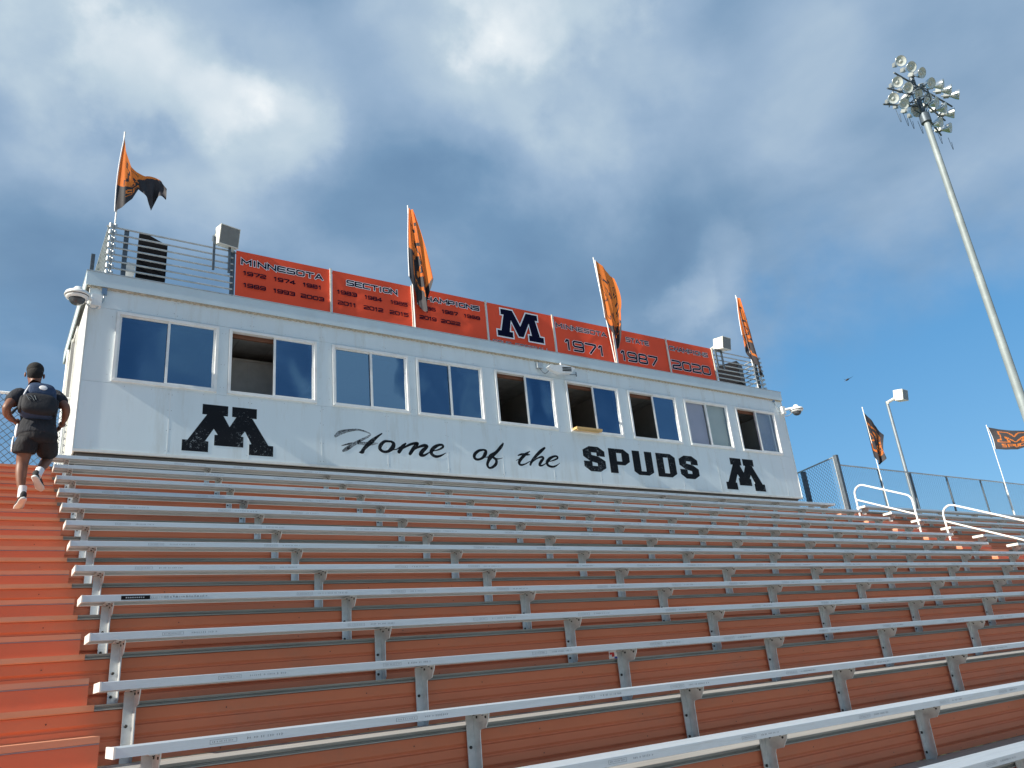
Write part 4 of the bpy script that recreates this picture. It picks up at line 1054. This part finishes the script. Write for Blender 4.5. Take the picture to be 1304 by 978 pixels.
flag('furled orange and black flag at the right end of the roof railing',
     ((16.10, 8.15, 6.64), (15.98, 8.15, 9.50)),
     [(15.99, 9.45, 15.84, 8.25, FY, -0.02), (16.0, 9.44, 15.92, 7.85, FY, -0.03), (16.02, 9.42, 16.10, 7.45, FY, -0.03), (16.04, 9.40, 16.28, 7.20, FY - .03, 0.0), (16.05, 9.38, 16.42, 7.12, FY - .05, 0.04)],
     [1.0, 0.95, 0.66, 0.50, 0.36], 0.07, 1.8, 1, 2.6, em=0.012)
F2Y = 7.75
flag('black flag with orange emblem drooping from the fence left of the lamp post',
     ((20.02, F2Y - 0.03, zt(12)), (20.0, F2Y - 0.03, 6.50)),
     [(20.0, 6.36, 19.95, 5.02, F2Y - .04, -0.02), (20.12, 6.22, 20.02, 4.86, F2Y - .06, 0.02), (20.32, 5.96, 20.12, 4.80, F2Y - .10, 0.05), (20.52, 5.68, 20.24, 5.0, F2Y - .12, -0.10)],
     [0, 0, 0, 0], 0.07, 1.6, 1, 0.4, group='flags flown from the rear fence', sleeve=False)
flag('black flag with orange emblem blowing out from the fence at the right edge',
     ((27.10, F2Y - 0.03, zt(12)), (27.10, F2Y - 0.03, 6.65)),
     [(27.12, 6.58, 27.16, 5.82, F2Y - .05, 0.10), (27.30, 6.46, 27.34, 5.74, 7.48, 0.0), (27.50, 6.34, 27.55, 5.70, 7.18, 0.0), (27.72, 6.24, 27.76, 5.74, 6.85, 0.0), (27.92, 6.12, 27.92, 5.80, 6.55, 0.0)],
     [0, 0, 0, 0], 0.035, 1.3, 0, 0.9, group='flags flown from the rear fence')

# ------------------------------------------------------------------ fences
def chain(mb, p0, p1, z0, z1, pitch=0.075, r=0.0022):
    """woven wire between two points: two families of diagonal wires, each a thin three-sided prism"""
    p0 = Vector(p0); p1 = Vector(p1); L = (p1 - p0).length; d = (p1 - p0) / L; H = z1 - z0; nrm = Vector((-d.y, d.x))
    nn = int((L + H) / pitch)
    for fam in (1, -1):
        for i in range(nn + 1):
            s0 = i * pitch - (H if fam > 0 else 0)
            a, b = (s0, 0.0), (s0 + fam * H, H)
            pts = [a, b]
            (sa, ha), (sb, hb) = pts
            # clip to 0..L
            def clip(sa, ha, sb, hb):
                if sa > sb: sa, ha, sb, hb = sb, hb, sa, ha
                if sb <= 0 or sa >= L: return None
                if sa < 0: ha += (hb - ha) * (0 - sa) / (sb - sa); sa = 0
                if sb > L: hb = ha + (hb - ha) * (L - sa) / (sb - sa); sb = L
                return sa, ha, sb, hb
            c = clip(sa, ha, sb, hb)
            if not c or c[2] - c[0] < 0.01: continue
            A = Vector((p0.x + d.x * c[0], p0.y + d.y * c[0], z0 + c[1])); B_ = Vector((p0.x + d.x * c[2], p0.y + d.y * c[2], z0 + c[3]))
            w = (B_ - A).normalized(); n3 = Vector((nrm.x, nrm.y, 0)); o3 = w.cross(n3) * r; n3 = n3 * r
            offn = n3 * (0.8 * fam)
            vs = [A + offn + o3, A + offn - o3, A + offn + n3, B_ + offn + o3, B_ + offn - o3, B_ + offn + n3]
            mb.add(vs, [(0, 1, 4, 3), (1, 2, 5, 4), (2, 0, 3, 5)])
FZ0 = zt(12)
f = empty('chain_link_fence', (18.2, F2Y, FZ0)); off = Vector(f.location)
tag(f, 'long chain link fence behind the right section of benches', 'fence')
def P_(x, y, z): return Vector((x, y, z)) - off
FT = 4.685
for x, r_ in ((20.02, .030), (21.6, .03), (23.57, .030), (25.58, .026), (27.12, .034), (29.2, .028), (31.3, .028), (33.4, .028), (35.5, .028)):
    m = MB(); m.tube([P_(x, F2Y, FZ0), P_(x, F2Y, FT - 0.01)], r_, 8); m.build('post', GALVD if x < 27 else GALV, f)
m = MB(); m.tube([P_(18.2, F2Y, FT), P_(35.9, F2Y, FT)], 0.021, 8); m.build('top_rail', GALV, f)
m = MB(); m.tube([P_(18.2, F2Y, FZ0 + 0.08), P_(35.9, F2Y, FZ0 + 0.08)], 0.018, 8); m.build('bottom_rail', GALV, f)
m = MB(); chain(m, P_(18.22, F2Y, 0)[:2] + (0,) if False else (0.02, 0, 0), (17.7, 0, 0), 0.04, FT - FZ0, 0.11, 0.0036); tag(m.build('wire_mesh', WIRE, f), kind='stuff')

f = empty('chain_link_fence', (18.19, 7.76, FZ0)); tag(f, 'tall dark chain link panel running back beside the right end of the press box', 'fence')
dv = Vector((0.30, 0.954, 0)); HT = 4.945 - FZ0
m = MB(); m.box(-0.05, 0.05, -0.05, 0.05, 0, HT + 0.01); m.build('corner_post', GALVD, f)
m = MB(); p = dv * 0.10; m.tube([p + Vector((0, 0, 0.12)), p + Vector((0, 0, HT - 0.03))], 0.022, 8); m.build('frame_post', GALV, f)
m = MB(); p = dv * 1.47; m.obox(p + Vector((0, 0, HT / 2 - 0.03)), dv * 0.055, (0.05, -0.016, 0), (0, 0, HT / 2 - 0.03)); m.build('post', GALVD, f)
m = MB(); m.tube([Vector((0, 0, HT - 0.02)), dv * 3.2 + Vector((0, 0, HT - 0.02))], 0.022, 8); m.build('top_rail', GALV, f)
m = MB(); m.tube([Vector((0, 0, 0.14)), dv * 3.2 + Vector((0, 0, 0.14))], 0.020, 8); m.build('bottom_rail', GALV, f)
for z in (0.25, 0.55, 0.85, 1.15, 1.4):
    m = MB(); m.tube([Vector((0.04, -0.05, z)), dv * 0.12 + Vector((0.0, -0.02, z))], 0.016, 6); m.build('hinge_band', GALV, f)
m = MB(); chain(m, (0.03, 0.1, 0), tuple(dv * 3.2), 0.14, HT - 0.03, 0.11, 0.0048); tag(m.build('wire_mesh', WIRE, f), kind='stuff')

f = empty('chain_link_fence', (-5.8, 9.17, FZ0)); tag(f, 'chain link fence left of the press box, behind the climbing person', 'fence')
HT = 4.95 - FZ0; L_ = 6.05
m = MB(); m.tube([(0, 0, HT), (L_, 0, HT)], 0.024, 8); m.build('top_rail', CAMW, f)
for x in (0.1, 2.1, 4.1, 6.0): m = MB(); m.tube([(x, 0, 0), (x, 0, HT)], 0.028, 8); m.build('post', GALV, f)
m = MB(); chain(m, (0, 0, 0), (L_, 0, 0), 0.03, HT, 0.11, 0.0052); tag(m.build('wire_mesh', WIRE, f), kind='stuff')

# ------------------------------------------------------------------ aisle handrails
def fillet(pts, r, n=6):
    pts = [Vector(p) for p in pts]; out = [pts[0]]
    for i in range(1, len(pts) - 1):
        a, p, c = pts[i - 1], pts[i], pts[i + 1]
        d1 = (a - p).normalized(); d2 = (c - p).normalized(); ang = d1.angle(d2); t = r / math.tan(ang / 2)
        s = p + d1 * t; e = p + d2 * t; bis = (d1 + d2).normalized(); ctr = p + bis * (r / math.sin(ang / 2))
        for k in range(n + 1):
            f_ = k / n; v = (s - ctr).normalized().slerp((e - ctr).normalized(), f_); out.append(ctr + v * r)
    out.append(pts[-1]); return out
HX = 17.55
def handrail(label, yb, yt, kt, kb):
    t = empty('handrail', (HX, yb, zt(kb))); o_ = Vector(t.location); tag(t, label, 'handrail', 'white handrails in the middle of the aisle')
    zc = lambda y: 3.835 + (y - 6.75) * 0.478
    pts = [(HX, yb, zt(kb)), (HX, yb, zc(yb)), (HX, yt, zc(yt)), (HX, yt, zt(kt))]
    m = MB(); m.tube([p - o_ for p in fillet(pts, 0.20, 7)], 0.0215, 10); m.build('rail_loop', WHITEP, t)
    m = MB(); m.tube([Vector((HX, yb, zc(yb) - 0.44)) - o_, Vector((HX, yt, zc(yt) - 0.44)) - o_], 0.0195, 10); m.build('mid_rail', WHITEP, t)
    m = MB()
    for y, k in ((yb, kb), (yt, kt)): m.box(-0.05, 0.05, y - yb - 0.05, y - yb + 0.05, zt(k) - zt(kb), zt(k) - zt(kb) + 0.01)
    pieces(m, 'base_plate', WHITEP, t)
    return t
handrail('short white handrail, the upper one in the right aisle', 5.665, 7.08, 11, 9)
handrail('white handrail cut by the right edge of the photo, the lower one in the aisle', 2.95, 5.05, 8, 5)

# ------------------------------------------------------------------ lamp post by the fence
t = empty('lamp_post', (21.65, F2Y + 0.12, FZ0)); tag(t, 'slim lamp post with one box floodlight behind the right fence', 'lamp post')
m = MB(); m.tube([(0, 0, 0), (0, 0, 6.93 - FZ0)], [0.055, 0.042], 10); m.build('pole', LPOLE, t)
m = MB(); m.tube([(-0.07, -0.05, 3.50), (0.10, -0.10, 3.58), (0.26, -0.18, 3.66)], 0.045, 8); m.build('arm', LAMPB, t)
h = empty('lamp_head', (0.36, -0.28, 3.70)); h.parent = t; h.rotation_euler = (R(10), 0, R(4))
m = MB(); m.box(-0.17, 0.17, -0.14, 0.14, -0.16, 0.16); m.build('housing', LAMPB, h)
m = MB(); m.box(-0.155, 0.155, -0.148, -0.1405, -0.145, 0.145); m.build('lens', LAMPG, h)

# ------------------------------------------------------------------ stadium light mast
PX, PY = 44.0, 13.0
t = empty('stadium_light_mast', (PX, PY, -3.6)); tag(t, 'tall tapering steel mast carrying banks of stadium lights', 'light mast')
zz = [0, 14.0, 14.02, 27.0, 33.6]
m = MB(); m.tube([(0, 0, 0), (0, 0, 15.0)], [0.25, 0.225], 20); m.tube([(0, 0, 14.6), (0, 0, 33.0)], [0.231, 0.172], 20); m.build('pole', POLEM, t)
m = MB(); m.tube([(0, 0, 32.9), (0, 0, 33.5)], 0.30, 12); m.tube([(0, 0, 33.5), (0, 0, 36.2)], 0.13, 10); m.build('mast_head', GALVD, t)
m = MB()
for z in (34.4, 34.95): 
    pts = [(0.62 * math.cos(a), 0.62 * math.sin(a), z) for a in [i * math.pi / 8 for i in range(17)]]
    m.tube(pts, 0.035, 6)
for i in range(6):
    a = i * math.pi / 3; m.tube([(0, 0, 33.4), (0.62 * math.cos(a), 0.62 * math.sin(a), 34.4), (0.62 * math.cos(a), 0.62 * math.sin(a), 34.95)], 0.03, 6)
m.tube([(0, 0, 34.95), (0, 0, 36.3)], 0.16, 8); m.tube([(-0.4, -0.2, 35.2), (0.4, 0.2, 35.9)], 0.09, 8); m.build('cage', GALVD, t)
tiers = [(0.0, 35.85), (0.55, 35.02), (1.05, 34.20)]
for q, (ty, tz) in enumerate(tiers):
    m = MB()
    if q == 0: m.tube([(-2.1, ty, tz), (4.5, ty, tz)], 0.055, 8)
    else: m.tube([(-2.3, ty, tz), (0, 0.1, tz)], 0.055, 8); m.tube([(0, 0.1, tz), (4.2, ty, tz)], 0.055, 8)
    m.build('crossarm', GALVD, t)
m = MB()
for x in (-1.7, 2.0, 3.4): m.tube([(x, 0.0, 35.85), (x, 0.55, 35.02), (x, 1.05, 34.20)], 0.035, 6)
pieces(m, 'strut', GALV, t)
# lamp head meshes
LSC = Matrix.Scale(1.02, 4)
lm = MB(); lm.lathe([(0.02, -0.10), (0.13, -0.08), (0.15, 0.02), (0.22, 0.14), (0.29, 0.30), (0.325, 0.44), (0.33, 0.47), (0.312, 0.47)], LSC, 18); HOUS = lm.mesh('reflector', REFL)
lm = MB(); lm.lathe([(0.312, 0.465), (0.24, 0.43), (0.22, 0.43), (0.12, 0.36), (0.10, 0.40), (0.001, 0.41)], LSC, 18); LNS = lm.mesh('lens', LENS)
lm = MB(); lm.box(-0.13, 0.13, -0.12, 0.12, -0.42, -0.10); lm.box(-0.03, 0.03, -0.03, 0.03, -0.55, -0.42); BAL = lm.mesh('ballast', mat('ballast_box', (0.34, 0.36, 0.35), 0.5, 0.3))
def lamp(pos, aim):
    q = Vector(aim).normalized().to_track_quat('Z', 'Y')
    h = empty('lamp', pos); h.parent = t; h.rotation_mode = 'QUATERNION'; h.rotation_quaternion = q
    add('reflector', HOUS, h); add('lens', LNS, h); add('ballast', BAL, h)
    m = MB(); 
for q, (ty, tz) in enumerate(tiers):
    for i, x in enumerate((-2.10, -1.12, -0.14)):
        lamp((x, ty - 0.35, tz + (0.42 if q == 0 else 0.10)), (-0.55 + 0.22 * i, -0.72, -0.42))
    for i, x in enumerate(((2.05, 3.0, 3.95), (1.75, 2.75, 3.75), (2.7, 3.8))[q]):
        lamp((x, ty - 0.35, tz + (0.42 if q == 0 else 0.10)), (0.30 + (0.12 * i if q == 0 else -0.25 + 0.2 * i), -0.85, -0.30))
lamp((0.85, -0.30, 35.9), (-0.2, -0.85, -0.45)); lamp((0.95, 0.2, 35.15), (-0.1, -0.9, -0.4)); lamp((0.55, 0.8, 34.35), (-0.5, -0.8, -0.4)); lamp((1.0, 0.9, 36.2), (0.3, 0.8, -0.4))
m = MB()
for i, x in enumerate((-2.0, -1.2, -0.6, 0.4, 2.6, 3.9)):
    m.tube(arc((x, 0.6, 33.6), (x + 0.55, 0.7, 33.5), 0.75, 0, 10), 0.014, 5)
pieces(m, 'loose_cable', GALVD, t)

# ------------------------------------------------------------------ small things
m = MB(); 
m.ell((0, 0, 0), 0.16, 0.045, 0.04, 10, 7, Matrix.Rotation(R(-25), 4, 'Y'))
m.add([(0.02, 0, 0.02), (0.10, 0.0, 0.03), (0.24, 0.30, 0.16), (0.30, 0.34, 0.17)], [(0, 1, 3, 2)]); m.add([(0.02, 0, 0.02), (0.10, 0, 0.03), (0.02, -0.32, 0.05), (-0.04, -0.30, 0.03)], [(0, 1, 2, 3)])
m.add([(-0.13, 0, -0.05), (-0.26, 0.05, -0.12), (-0.26, -0.05, -0.12)], [(0, 1, 2)])
tag(m.build('bird', BRONZE, None, (31.0, 14.5, 11.36)), 'small dark bird flying in the clear sky right of the press box', 'bird')
m = MB(); rnd = random.Random(2)
for a in range(5):
    for b_ in range(5): m.v.append((a * 0.019 + rnd.uniform(-.002, .002), rnd.uniform(-.004, .004) + 0.012 * math.sin(a), b_ * 0.016 + rnd.uniform(-.002, .002)))
m.f = [(b_ + 5 * a, b_ + 5 * (a + 1), b_ + 5 * (a + 1) + 1, b_ + 5 * a + 1) for a in range(4) for b_ in range(4)]
m.mi = [0, 0, 0, 0, 0, 0, 1, 0, 0, 1, 1, 0, 2, 0, 0, 0]; m.sm = [False] * 16
o = m.build('paper_scrap', [WSOCK, mat('red_print', (0.55, 0.03, 0.03), 0.6), mat('blue_print', (0.04, 0.08, 0.35), 0.6)], None, (3.715, yn(1) - 0.030, zt(1) + RISE + 0.012))
o.location = (3.71, yn(1) - 0.03 + 0.661 * 0, zt(2) + 0.002)
tag(o, 'small white paper scrap with red print resting on a tread edge under a bench', 'litter')

# ------------------------------------------------------------------ the person on the aisle steps
def skin(name, verts, edges, m_, parent=None, sub=2, root=0):
    me = bpy.data.meshes.new(name); me.from_pydata([v[:3] for v in verts], edges, []); me.materials.append(m_)
    o = bpy.data.objects.new(name, me); COL.objects.link(o)
    if parent: o.parent = parent
    sk = o.modifiers.new('skin', 'SKIN'); sk.use_smooth_shade = True; sk.branch_smoothing = 0.6
    sv = me.skin_vertices[0].data
    for i, v in enumerate(verts):
        sv[i].radius = (v[3], v[4] if len(v) > 4 else v[3]); sv[i].use_root = (i == root)
    s = o.modifiers.new('sub', 'SUBSURF'); s.levels = sub; s.render_levels = sub
    return o
pe = empty('person', (-0.33, 5.2, 2.265)); tag(pe, 'person in black shirt and shorts climbing the aisle steps, seen from behind', 'person')
po = Vector(pe.location)
def V(x, y, z, *r): return (x - po.x, y - po.y, z - po.z) + r
vb = [V(-.275, 5.12, 3.06, .145, .11), V(-.285, 5.17, 3.22, .135, .10), V(-.305, 5.24, 3.40, .155, .11), V(-.325, 5.29, 3.54, .135, .10), V(-.345, 5.33, 3.65, .062), V(-.358, 5.36, 3.73, .055),
      V(-.365, 5.38, 3.80, .076, .085), V(-.368, 5.375, 3.88, .084, .098), V(-.370, 5.37, 3.94, .062, .07),
      # left arm 9..
      V(-.47, 5.27, 3.565, .070), V(-.535, 5.20, 3.47, .060), V(-.595, 5.11, 3.33, .047), V(-.575, 5.19, 3.275, .043), V(-.515, 5.29, 3.255, .030), V(-.485, 5.345, 3.262, .030, .018),
      # right arm 15..
      V(-.165, 5.27, 3.585, .070), V(-.105, 5.20, 3.50, .060), V(-.035, 5.10, 3.385, .047), V(-.030, 5.16, 3.325, .043), V(-.035, 5.25, 3.285, .030), V(-.042, 5.30, 3.270, .030, .018),
      # left leg 21..
      V(-.355, 5.13, 3.03, .100), V(-.372, 5.17, 2.90, .086), V(-.380, 5.20, 2.77, .062), V(-.380, 5.175, 2.65, .060), V(-.370, 5.155, 2.53, .047), V(-.352, 5.14, 2.42, .033), V(-.350, 5.14, 2.36, .036),
      # right leg 28..
      V(-.190, 5.15, 3.04, .100), V(-.160, 5.30, 2.96, .084), V(-.140, 5.42, 2.90, .060), V(-.165, 5.30, 2.81, .058), V(-.195, 5.19, 2.72, .046), V(-.225, 5.10, 2.64, .033), V(-.232, 5.075, 2.60, .034)]
eb = [(0, 1), (1, 2), (2, 3), (3, 4), (4, 5), (5, 6), (6, 7), (7, 8), (3, 9), (9, 10), (10, 11), (11, 12), (12, 13), (13, 14), (3, 15), (15, 16), (16, 17), (17, 18), (18, 19), (19, 20),
      (0, 21), (21, 22), (22, 23), (23, 24), (24, 25), (25, 26), (26, 27), (0, 28), (28, 29), (29, 30), (30, 31), (31, 32), (32, 33), (33, 34)]
skin('body', vb, eb, SKIN, pe)
# hands: palm is the end of the arm chain; fingers curl from it, thumb from the side
def hand(base, fwd, side, down, sgn):
    m = MB(); b0 = Vector(base); f_ = Vector(fwd).normalized(); s_ = Vector(side).normalized(); d_ = Vector(down).normalized()
    m.ell(b0, 0.034, 0.030, 0.036, 10, 7)
    for i, L in enumerate((0.062, 0.070, 0.066, 0.054)):
        p = b0 + s_ * (0.021 - 0.014 * i) + f_ * 0.016
        m.tube([p, p + f_ * L * 0.5 + d_ * 0.006, p + f_ * L * 0.72 + d_ * 0.030, p + f_ * L * 0.5 + d_ * 0.050], [0.0100, 0.0094, 0.0085, 0.0070], 7)
    p = b0 + s_ * 0.028
    m.tube([p, p + s_ * 0.018 + f_ * 0.020 + d_ * 0.008, p + s_ * 0.014 + f_ * 0.044 + d_ * 0.016], [0.0115, 0.0100, 0.0080], 7)
    return m.build('hand', SKIN, pe)
hand(V(-.478, 5.36, 3.262), (0.5, 0.75, -0.1), (-0.1, 0.2, 1), (0.5, -0.2, -0.8), 1)
hand(V(-.045, 5.315, 3.262), (-0.3, 0.8, -0.35), (-0.2, 0.3, 1), (-0.5, -0.3, -0.8), -1)
m = MB(); m.ell(V(-.369, 5.372, 3.900), .087, .101, .086, 22, 14); m.ell(V(-.367, 5.350, 3.850), .0815, .086, .088, 20, 12); m.build('hair', HAIR, pe)
m = MB()
for s_ in (-1, 1): m.ell(V(-.368 + s_ * .091, 5.385, 3.835), .011, .020, .030, 10, 7)
pieces(m, 'ear', SKIN, pe)
# face (turned away from the viewer): eyes, nose, mouth on the far side
m = MB(); m.ell(V(-.372, 5.478, 3.84), .016, .022, .024, 8, 6); m.ell(V(-.372, 5.468, 3.79), .028, .010, .008, 8, 6); m.build('nose_and_mouth', SKIN, pe)
m = MB()
for s_ in (-1, 1): m.ell(V(-.372 + s_ * .034, 5.465, 3.868), .014, .008, .008, 8, 6)
pieces(m, 'eye', WSOCK, pe)
def loft(rings, n=20, name='cloth', m_=None, parent=None, wr=0.0, caps=True):
    """rings: (centre, axis, rx, ry) ellipses joined into one tapering sleeve; wr adds soft creases"""
    mb = MB(); mb.smooth = True; vs = []
    for q, (c, ax, rx, ry) in enumerate(rings):
        c = Vector(c); ax = Vector(ax).normalized(); a = Vector((1, 0, 0)); a = (a - ax * a.dot(ax)).normalized(); b_ = ax.cross(a)
        for k in range(n):
            t = 2 * math.pi * k / n
            w = 1 + wr * math.sin(3 * t + 1.9 * q) * math.sin(2.3 * q + t)
            vs.append(c + a * (rx * w * math.cos(t)) + b_ * (ry * w * math.sin(t)))
    fs = [(i * n + k, i * n + (k + 1) % n, (i + 1) * n + (k + 1) % n, (i + 1) * n + k) for i in range(len(rings) - 1) for k in range(n)]
    if caps: fs += [tuple(range(n))[::-1], tuple(range((len(rings) - 1) * n, len(rings) * n))]
    mb.add(vs, fs)
    o = mb.build(name, m_, parent); s_ = o.modifiers.new('sub', 'SUBSURF'); s_.levels = 1; s_.render_levels = 1
    return o
UP = (0.05, 0.25, 1)
sh_ = loft([(V(-.272, 5.10, 3.00), UP, .190, .135), (V(-.273, 5.11, 3.04), UP, .195, .140), (V(-.276, 5.13, 3.12), UP, .182, .138), (V(-.282, 5.16, 3.22), UP, .168, .128), (V(-.292, 5.20, 3.32), UP, .178, .130),
      (V(-.305, 5.24, 3.42), UP, .200, .130), (V(-.315, 5.265, 3.50), UP, .205, .120), (V(-.325, 5.285, 3.565), UP, .175, .100), (V(-.335, 5.30, 3.61), UP, .115, .080), (V(-.342, 5.315, 3.645), UP, .072, .068)],
     22, 'shirt', SHIRT, pe, 0.035)
loft([(V(-.43, 5.27, 3.575), (-1, -.3, -.7), .06, .07), (V(-.485, 5.26, 3.55), (-1, -.4, -.9), .088, .088), (V(-.525, 5.22, 3.49), (-.7, -.6, -1), .086, .086), (V(-.572, 5.165, 3.395), (-.6, -.6, -1), .080, .080)], 14, 'sleeve', SHIRT, pe, 0.03)
loft([(V(-.21, 5.27, 3.595), (1, -.3, -.6), .06, .07), (V(-.155, 5.26, 3.57), (1, -.4, -.8), .086, .086), (V(-.115, 5.22, 3.51), (.7, -.6, -1), .086, .086), (V(-.062, 5.150, 3.425), (.7, -.7, -1), .080, .080)], 14, 'sleeve', SHIRT, pe, 0.03)
sho = loft([(V(-.273, 5.12, 3.14), (0, 0, 1), .165, .125), (V(-.272, 5.12, 3.06), (0, 0, 1), .185, .145), (V(-.270, 5.125, 2.99), (0, 0, 1), .190, .150), (V(-.268, 5.13, 2.95), (0, 0, 1), .165, .130)], 22, 'shorts', SHORTS, pe, 0.02)
loft([(V(-.345, 5.12, 3.05), (0, -.1, 1), .105, .13), (V(-.362, 5.13, 2.98), (0, -.2, 1), .112, .132), (V(-.373, 5.15, 2.91), (0, -.2, 1), .112, .122), (V(-.378, 5.165, 2.855), (0, -.15, 1), .114, .118), (V(-.378, 5.165, 2.850), (0, -.15, 1), .098, .10)], 18, 'shorts_leg', SHORTS, sho, 0.035)
loft([(V(-.195, 5.12, 3.05), (0, -.5, 1), .105, .13), (V(-.180, 5.19, 3.00), (0, -.9, 1), .110, .135), (V(-.165, 5.27, 2.955), (0, -1.2, .9), .108, .125), (V(-.155, 5.335, 2.915), (0, -1.2, .8), .106, .112), (V(-.155, 5.337, 2.913), (0, -1.2, .8), .092, .09)], 18, 'shorts_leg', SHORTS, sho, 0.035)
m = MB(); m.ell(V(-.492, 5.17, 2.95), .012, .05, .09, 8, 6); m.ell(V(-.470, 5.16, 3.10), .02, .06, .08, 8, 6); m.build('white_side_panel', WSOCK, pe)
def shoe(heel, toe, name_parent, ankle):
    heel = Vector(heel); toe = Vector(toe); f_ = (toe - heel).normalized(); L = (toe - heel).length
    s_ = f_.cross(Vector((0, 0, 1))).normalized(); u_ = s_.cross(f_).normalized()
    def ringp(t, w, h0, h1, n=12):
        c = heel + f_ * (L * t); return [c + s_ * (w * math.cos(a)) + u_ * (h0 + (h1 - h0) * (0.5 + 0.5 * math.sin(a))) for a in [2 * math.pi * k / n for k in range(n)]]
    def loft(rings):
        mb = MB(); mb.smooth = True; n = len(rings[0]); mb.add([v for r_ in rings for v in r_], [(i * n + k, i * n + (k + 1) % n, (i + 1) * n + (k + 1) % n, (i + 1) * n + k) for i in range(len(rings) - 1) for k in range(n)] + [tuple(range(n))[::-1], tuple(range((len(rings) - 1) * n, len(rings) * n))]); return mb
    so_ = loft([ringp(t, w, 0, .026) for t, w in ((-.03, .018), (.0, .030), (.12, .037), (.4, .036), (.68, .047), (.88, .042), (1.0, .022), (1.02, .008))]); s1 = so_.build('sole', SHOEW, name_parent)
    up = loft([ringp(t, w, .015, h) for t, w, h in ((.0, .020, .075), (.03, .030, .10), (.15, .034, .105), (.35, .034, .095), (.55, .038, .070), (.75, .042, .052), (.92, .034, .040), (.99, .014, .030))]); up.build('upper', SHOEK, name_parent)
sh = empty('shoe'); sh.parent = pe
shoe(V(-.330, 5.065, 2.335), V(-.368, 5.345, 2.272), sh, None)
sh = empty('shoe'); sh.parent = pe
shoe(V(-.262, 5.015, 2.560), V(-.175, 5.265, 2.475), sh, None)
m = MB(); m.tube([V(-.350, 5.14, 2.49), V(-.348, 5.135, 2.42), V(-.346, 5.13, 2.37)], [.042, .040, .042], 12); m.build('sock', WSOCK, pe)
m = MB(); m.tube([V(-.212, 5.125, 2.675), V(-.225, 5.095, 2.635), V(-.236, 5.065, 2.585)], [.043, .041, .042], 12); m.build('sock', WSOCK, pe)

# backpack
def superell(mb, c, rx, ry, rz, e=0.5, n=24, mm=16, taper=0.0):
    sm = mb.smooth; mb.smooth = True
    vs = []
    sg = lambda v, p: math.copysign(abs(v) ** p, v)
    for i in range(mm + 1):
        ph = -math.pi / 2 + math.pi * i / mm
        for k in range(n):
            th = 2 * math.pi * k / n
            z = rz * sg(math.sin(ph), e); w = 1 - taper * (z / rz)
            vs.append((c[0] + rx * w * sg(math.cos(ph), e) * sg(math.cos(th), e), c[1] + ry * w * sg(math.cos(ph), e) * sg(math.sin(th), e), c[2] + z))
    mb.add(vs, [(i * n + k, i * n + (k + 1) % n, (i + 1) * n + (k + 1) % n, (i + 1) * n + k) for i in range(mm) for k in range(n)]); mb.smooth = sm
bp_ = empty('backpack', (-.305, 5.06, 3.42)); bp_.rotation_euler = (R(-14), R(3), 0); tag(bp_, 'navy and black backpack worn by the climbing person', 'backpack')
m = MB(); superell(m, (0, 0, 0), .165, .095, .215, 0.55, taper=0.12); m.build('main_bag', PACKN, bp_)
m = MB(); superell(m, (0.005, -.055, -.085), .168, .075, .125, 0.6); m.build('front_pocket', PACKK, bp_)
m = MB(); superell(m, (0, -.075, .085), .125, .035, .075, 0.7); m.build('top_pocket', PACKN, bp_)
m = MB(); m.ell((0.015, -.112, .105), .040, .006, .030, 14, 8); m.build('badge', WSOCK, bp_)
m = MB(); m.tube([(-.115, -.08, .13), (-.135, -.085, .06), (-.150, -.085, .0)], .009, 6); m.build('zip_trim', WSOCK, bp_)
m = MB(); superell(m, (-.15, -.02, -.08), .035, .065, .10, 0.7); superell(m, (.16, -.02, -.08), .032, .065, .10, 0.7); pieces(m, 'side_pocket', PACKK, bp_)
m = MB()
m.tube([(-.11, .10, .17), (-.15, .16, .20), (-.155, .22, .05), (-.16, .10, -.10), (-.16, .02, -.13)], .018, 6); m.tube([(.11, .10, .17), (.15, .16, .20), (.155, .22, .05), (.16, .10, -.10), (.16, .02, -.13)], .018, 6)
m.tube([(-.155, .0, -.05), (-.185, -.03, -.14), (-.225, -.03, -.215)], [.012, .012, .018], 6); m.tube([(.150, .0, -.12), (.175, -.03, -.20), (.185, -.03, -.30)], [.011, .011, .013], 6)
pieces(m, 'strap', PACKK, bp_)
m = MB()
for i in range(5): m.tube([(-.13 + 0.02 * i, -.128, -.02 - .02 * (i % 2)), (-.09 + 0.015 * i, -.134, -.09 + .015 * (i % 3))], .003, 5)
pieces(m, 'bungee_cord', GALVD, bp_)
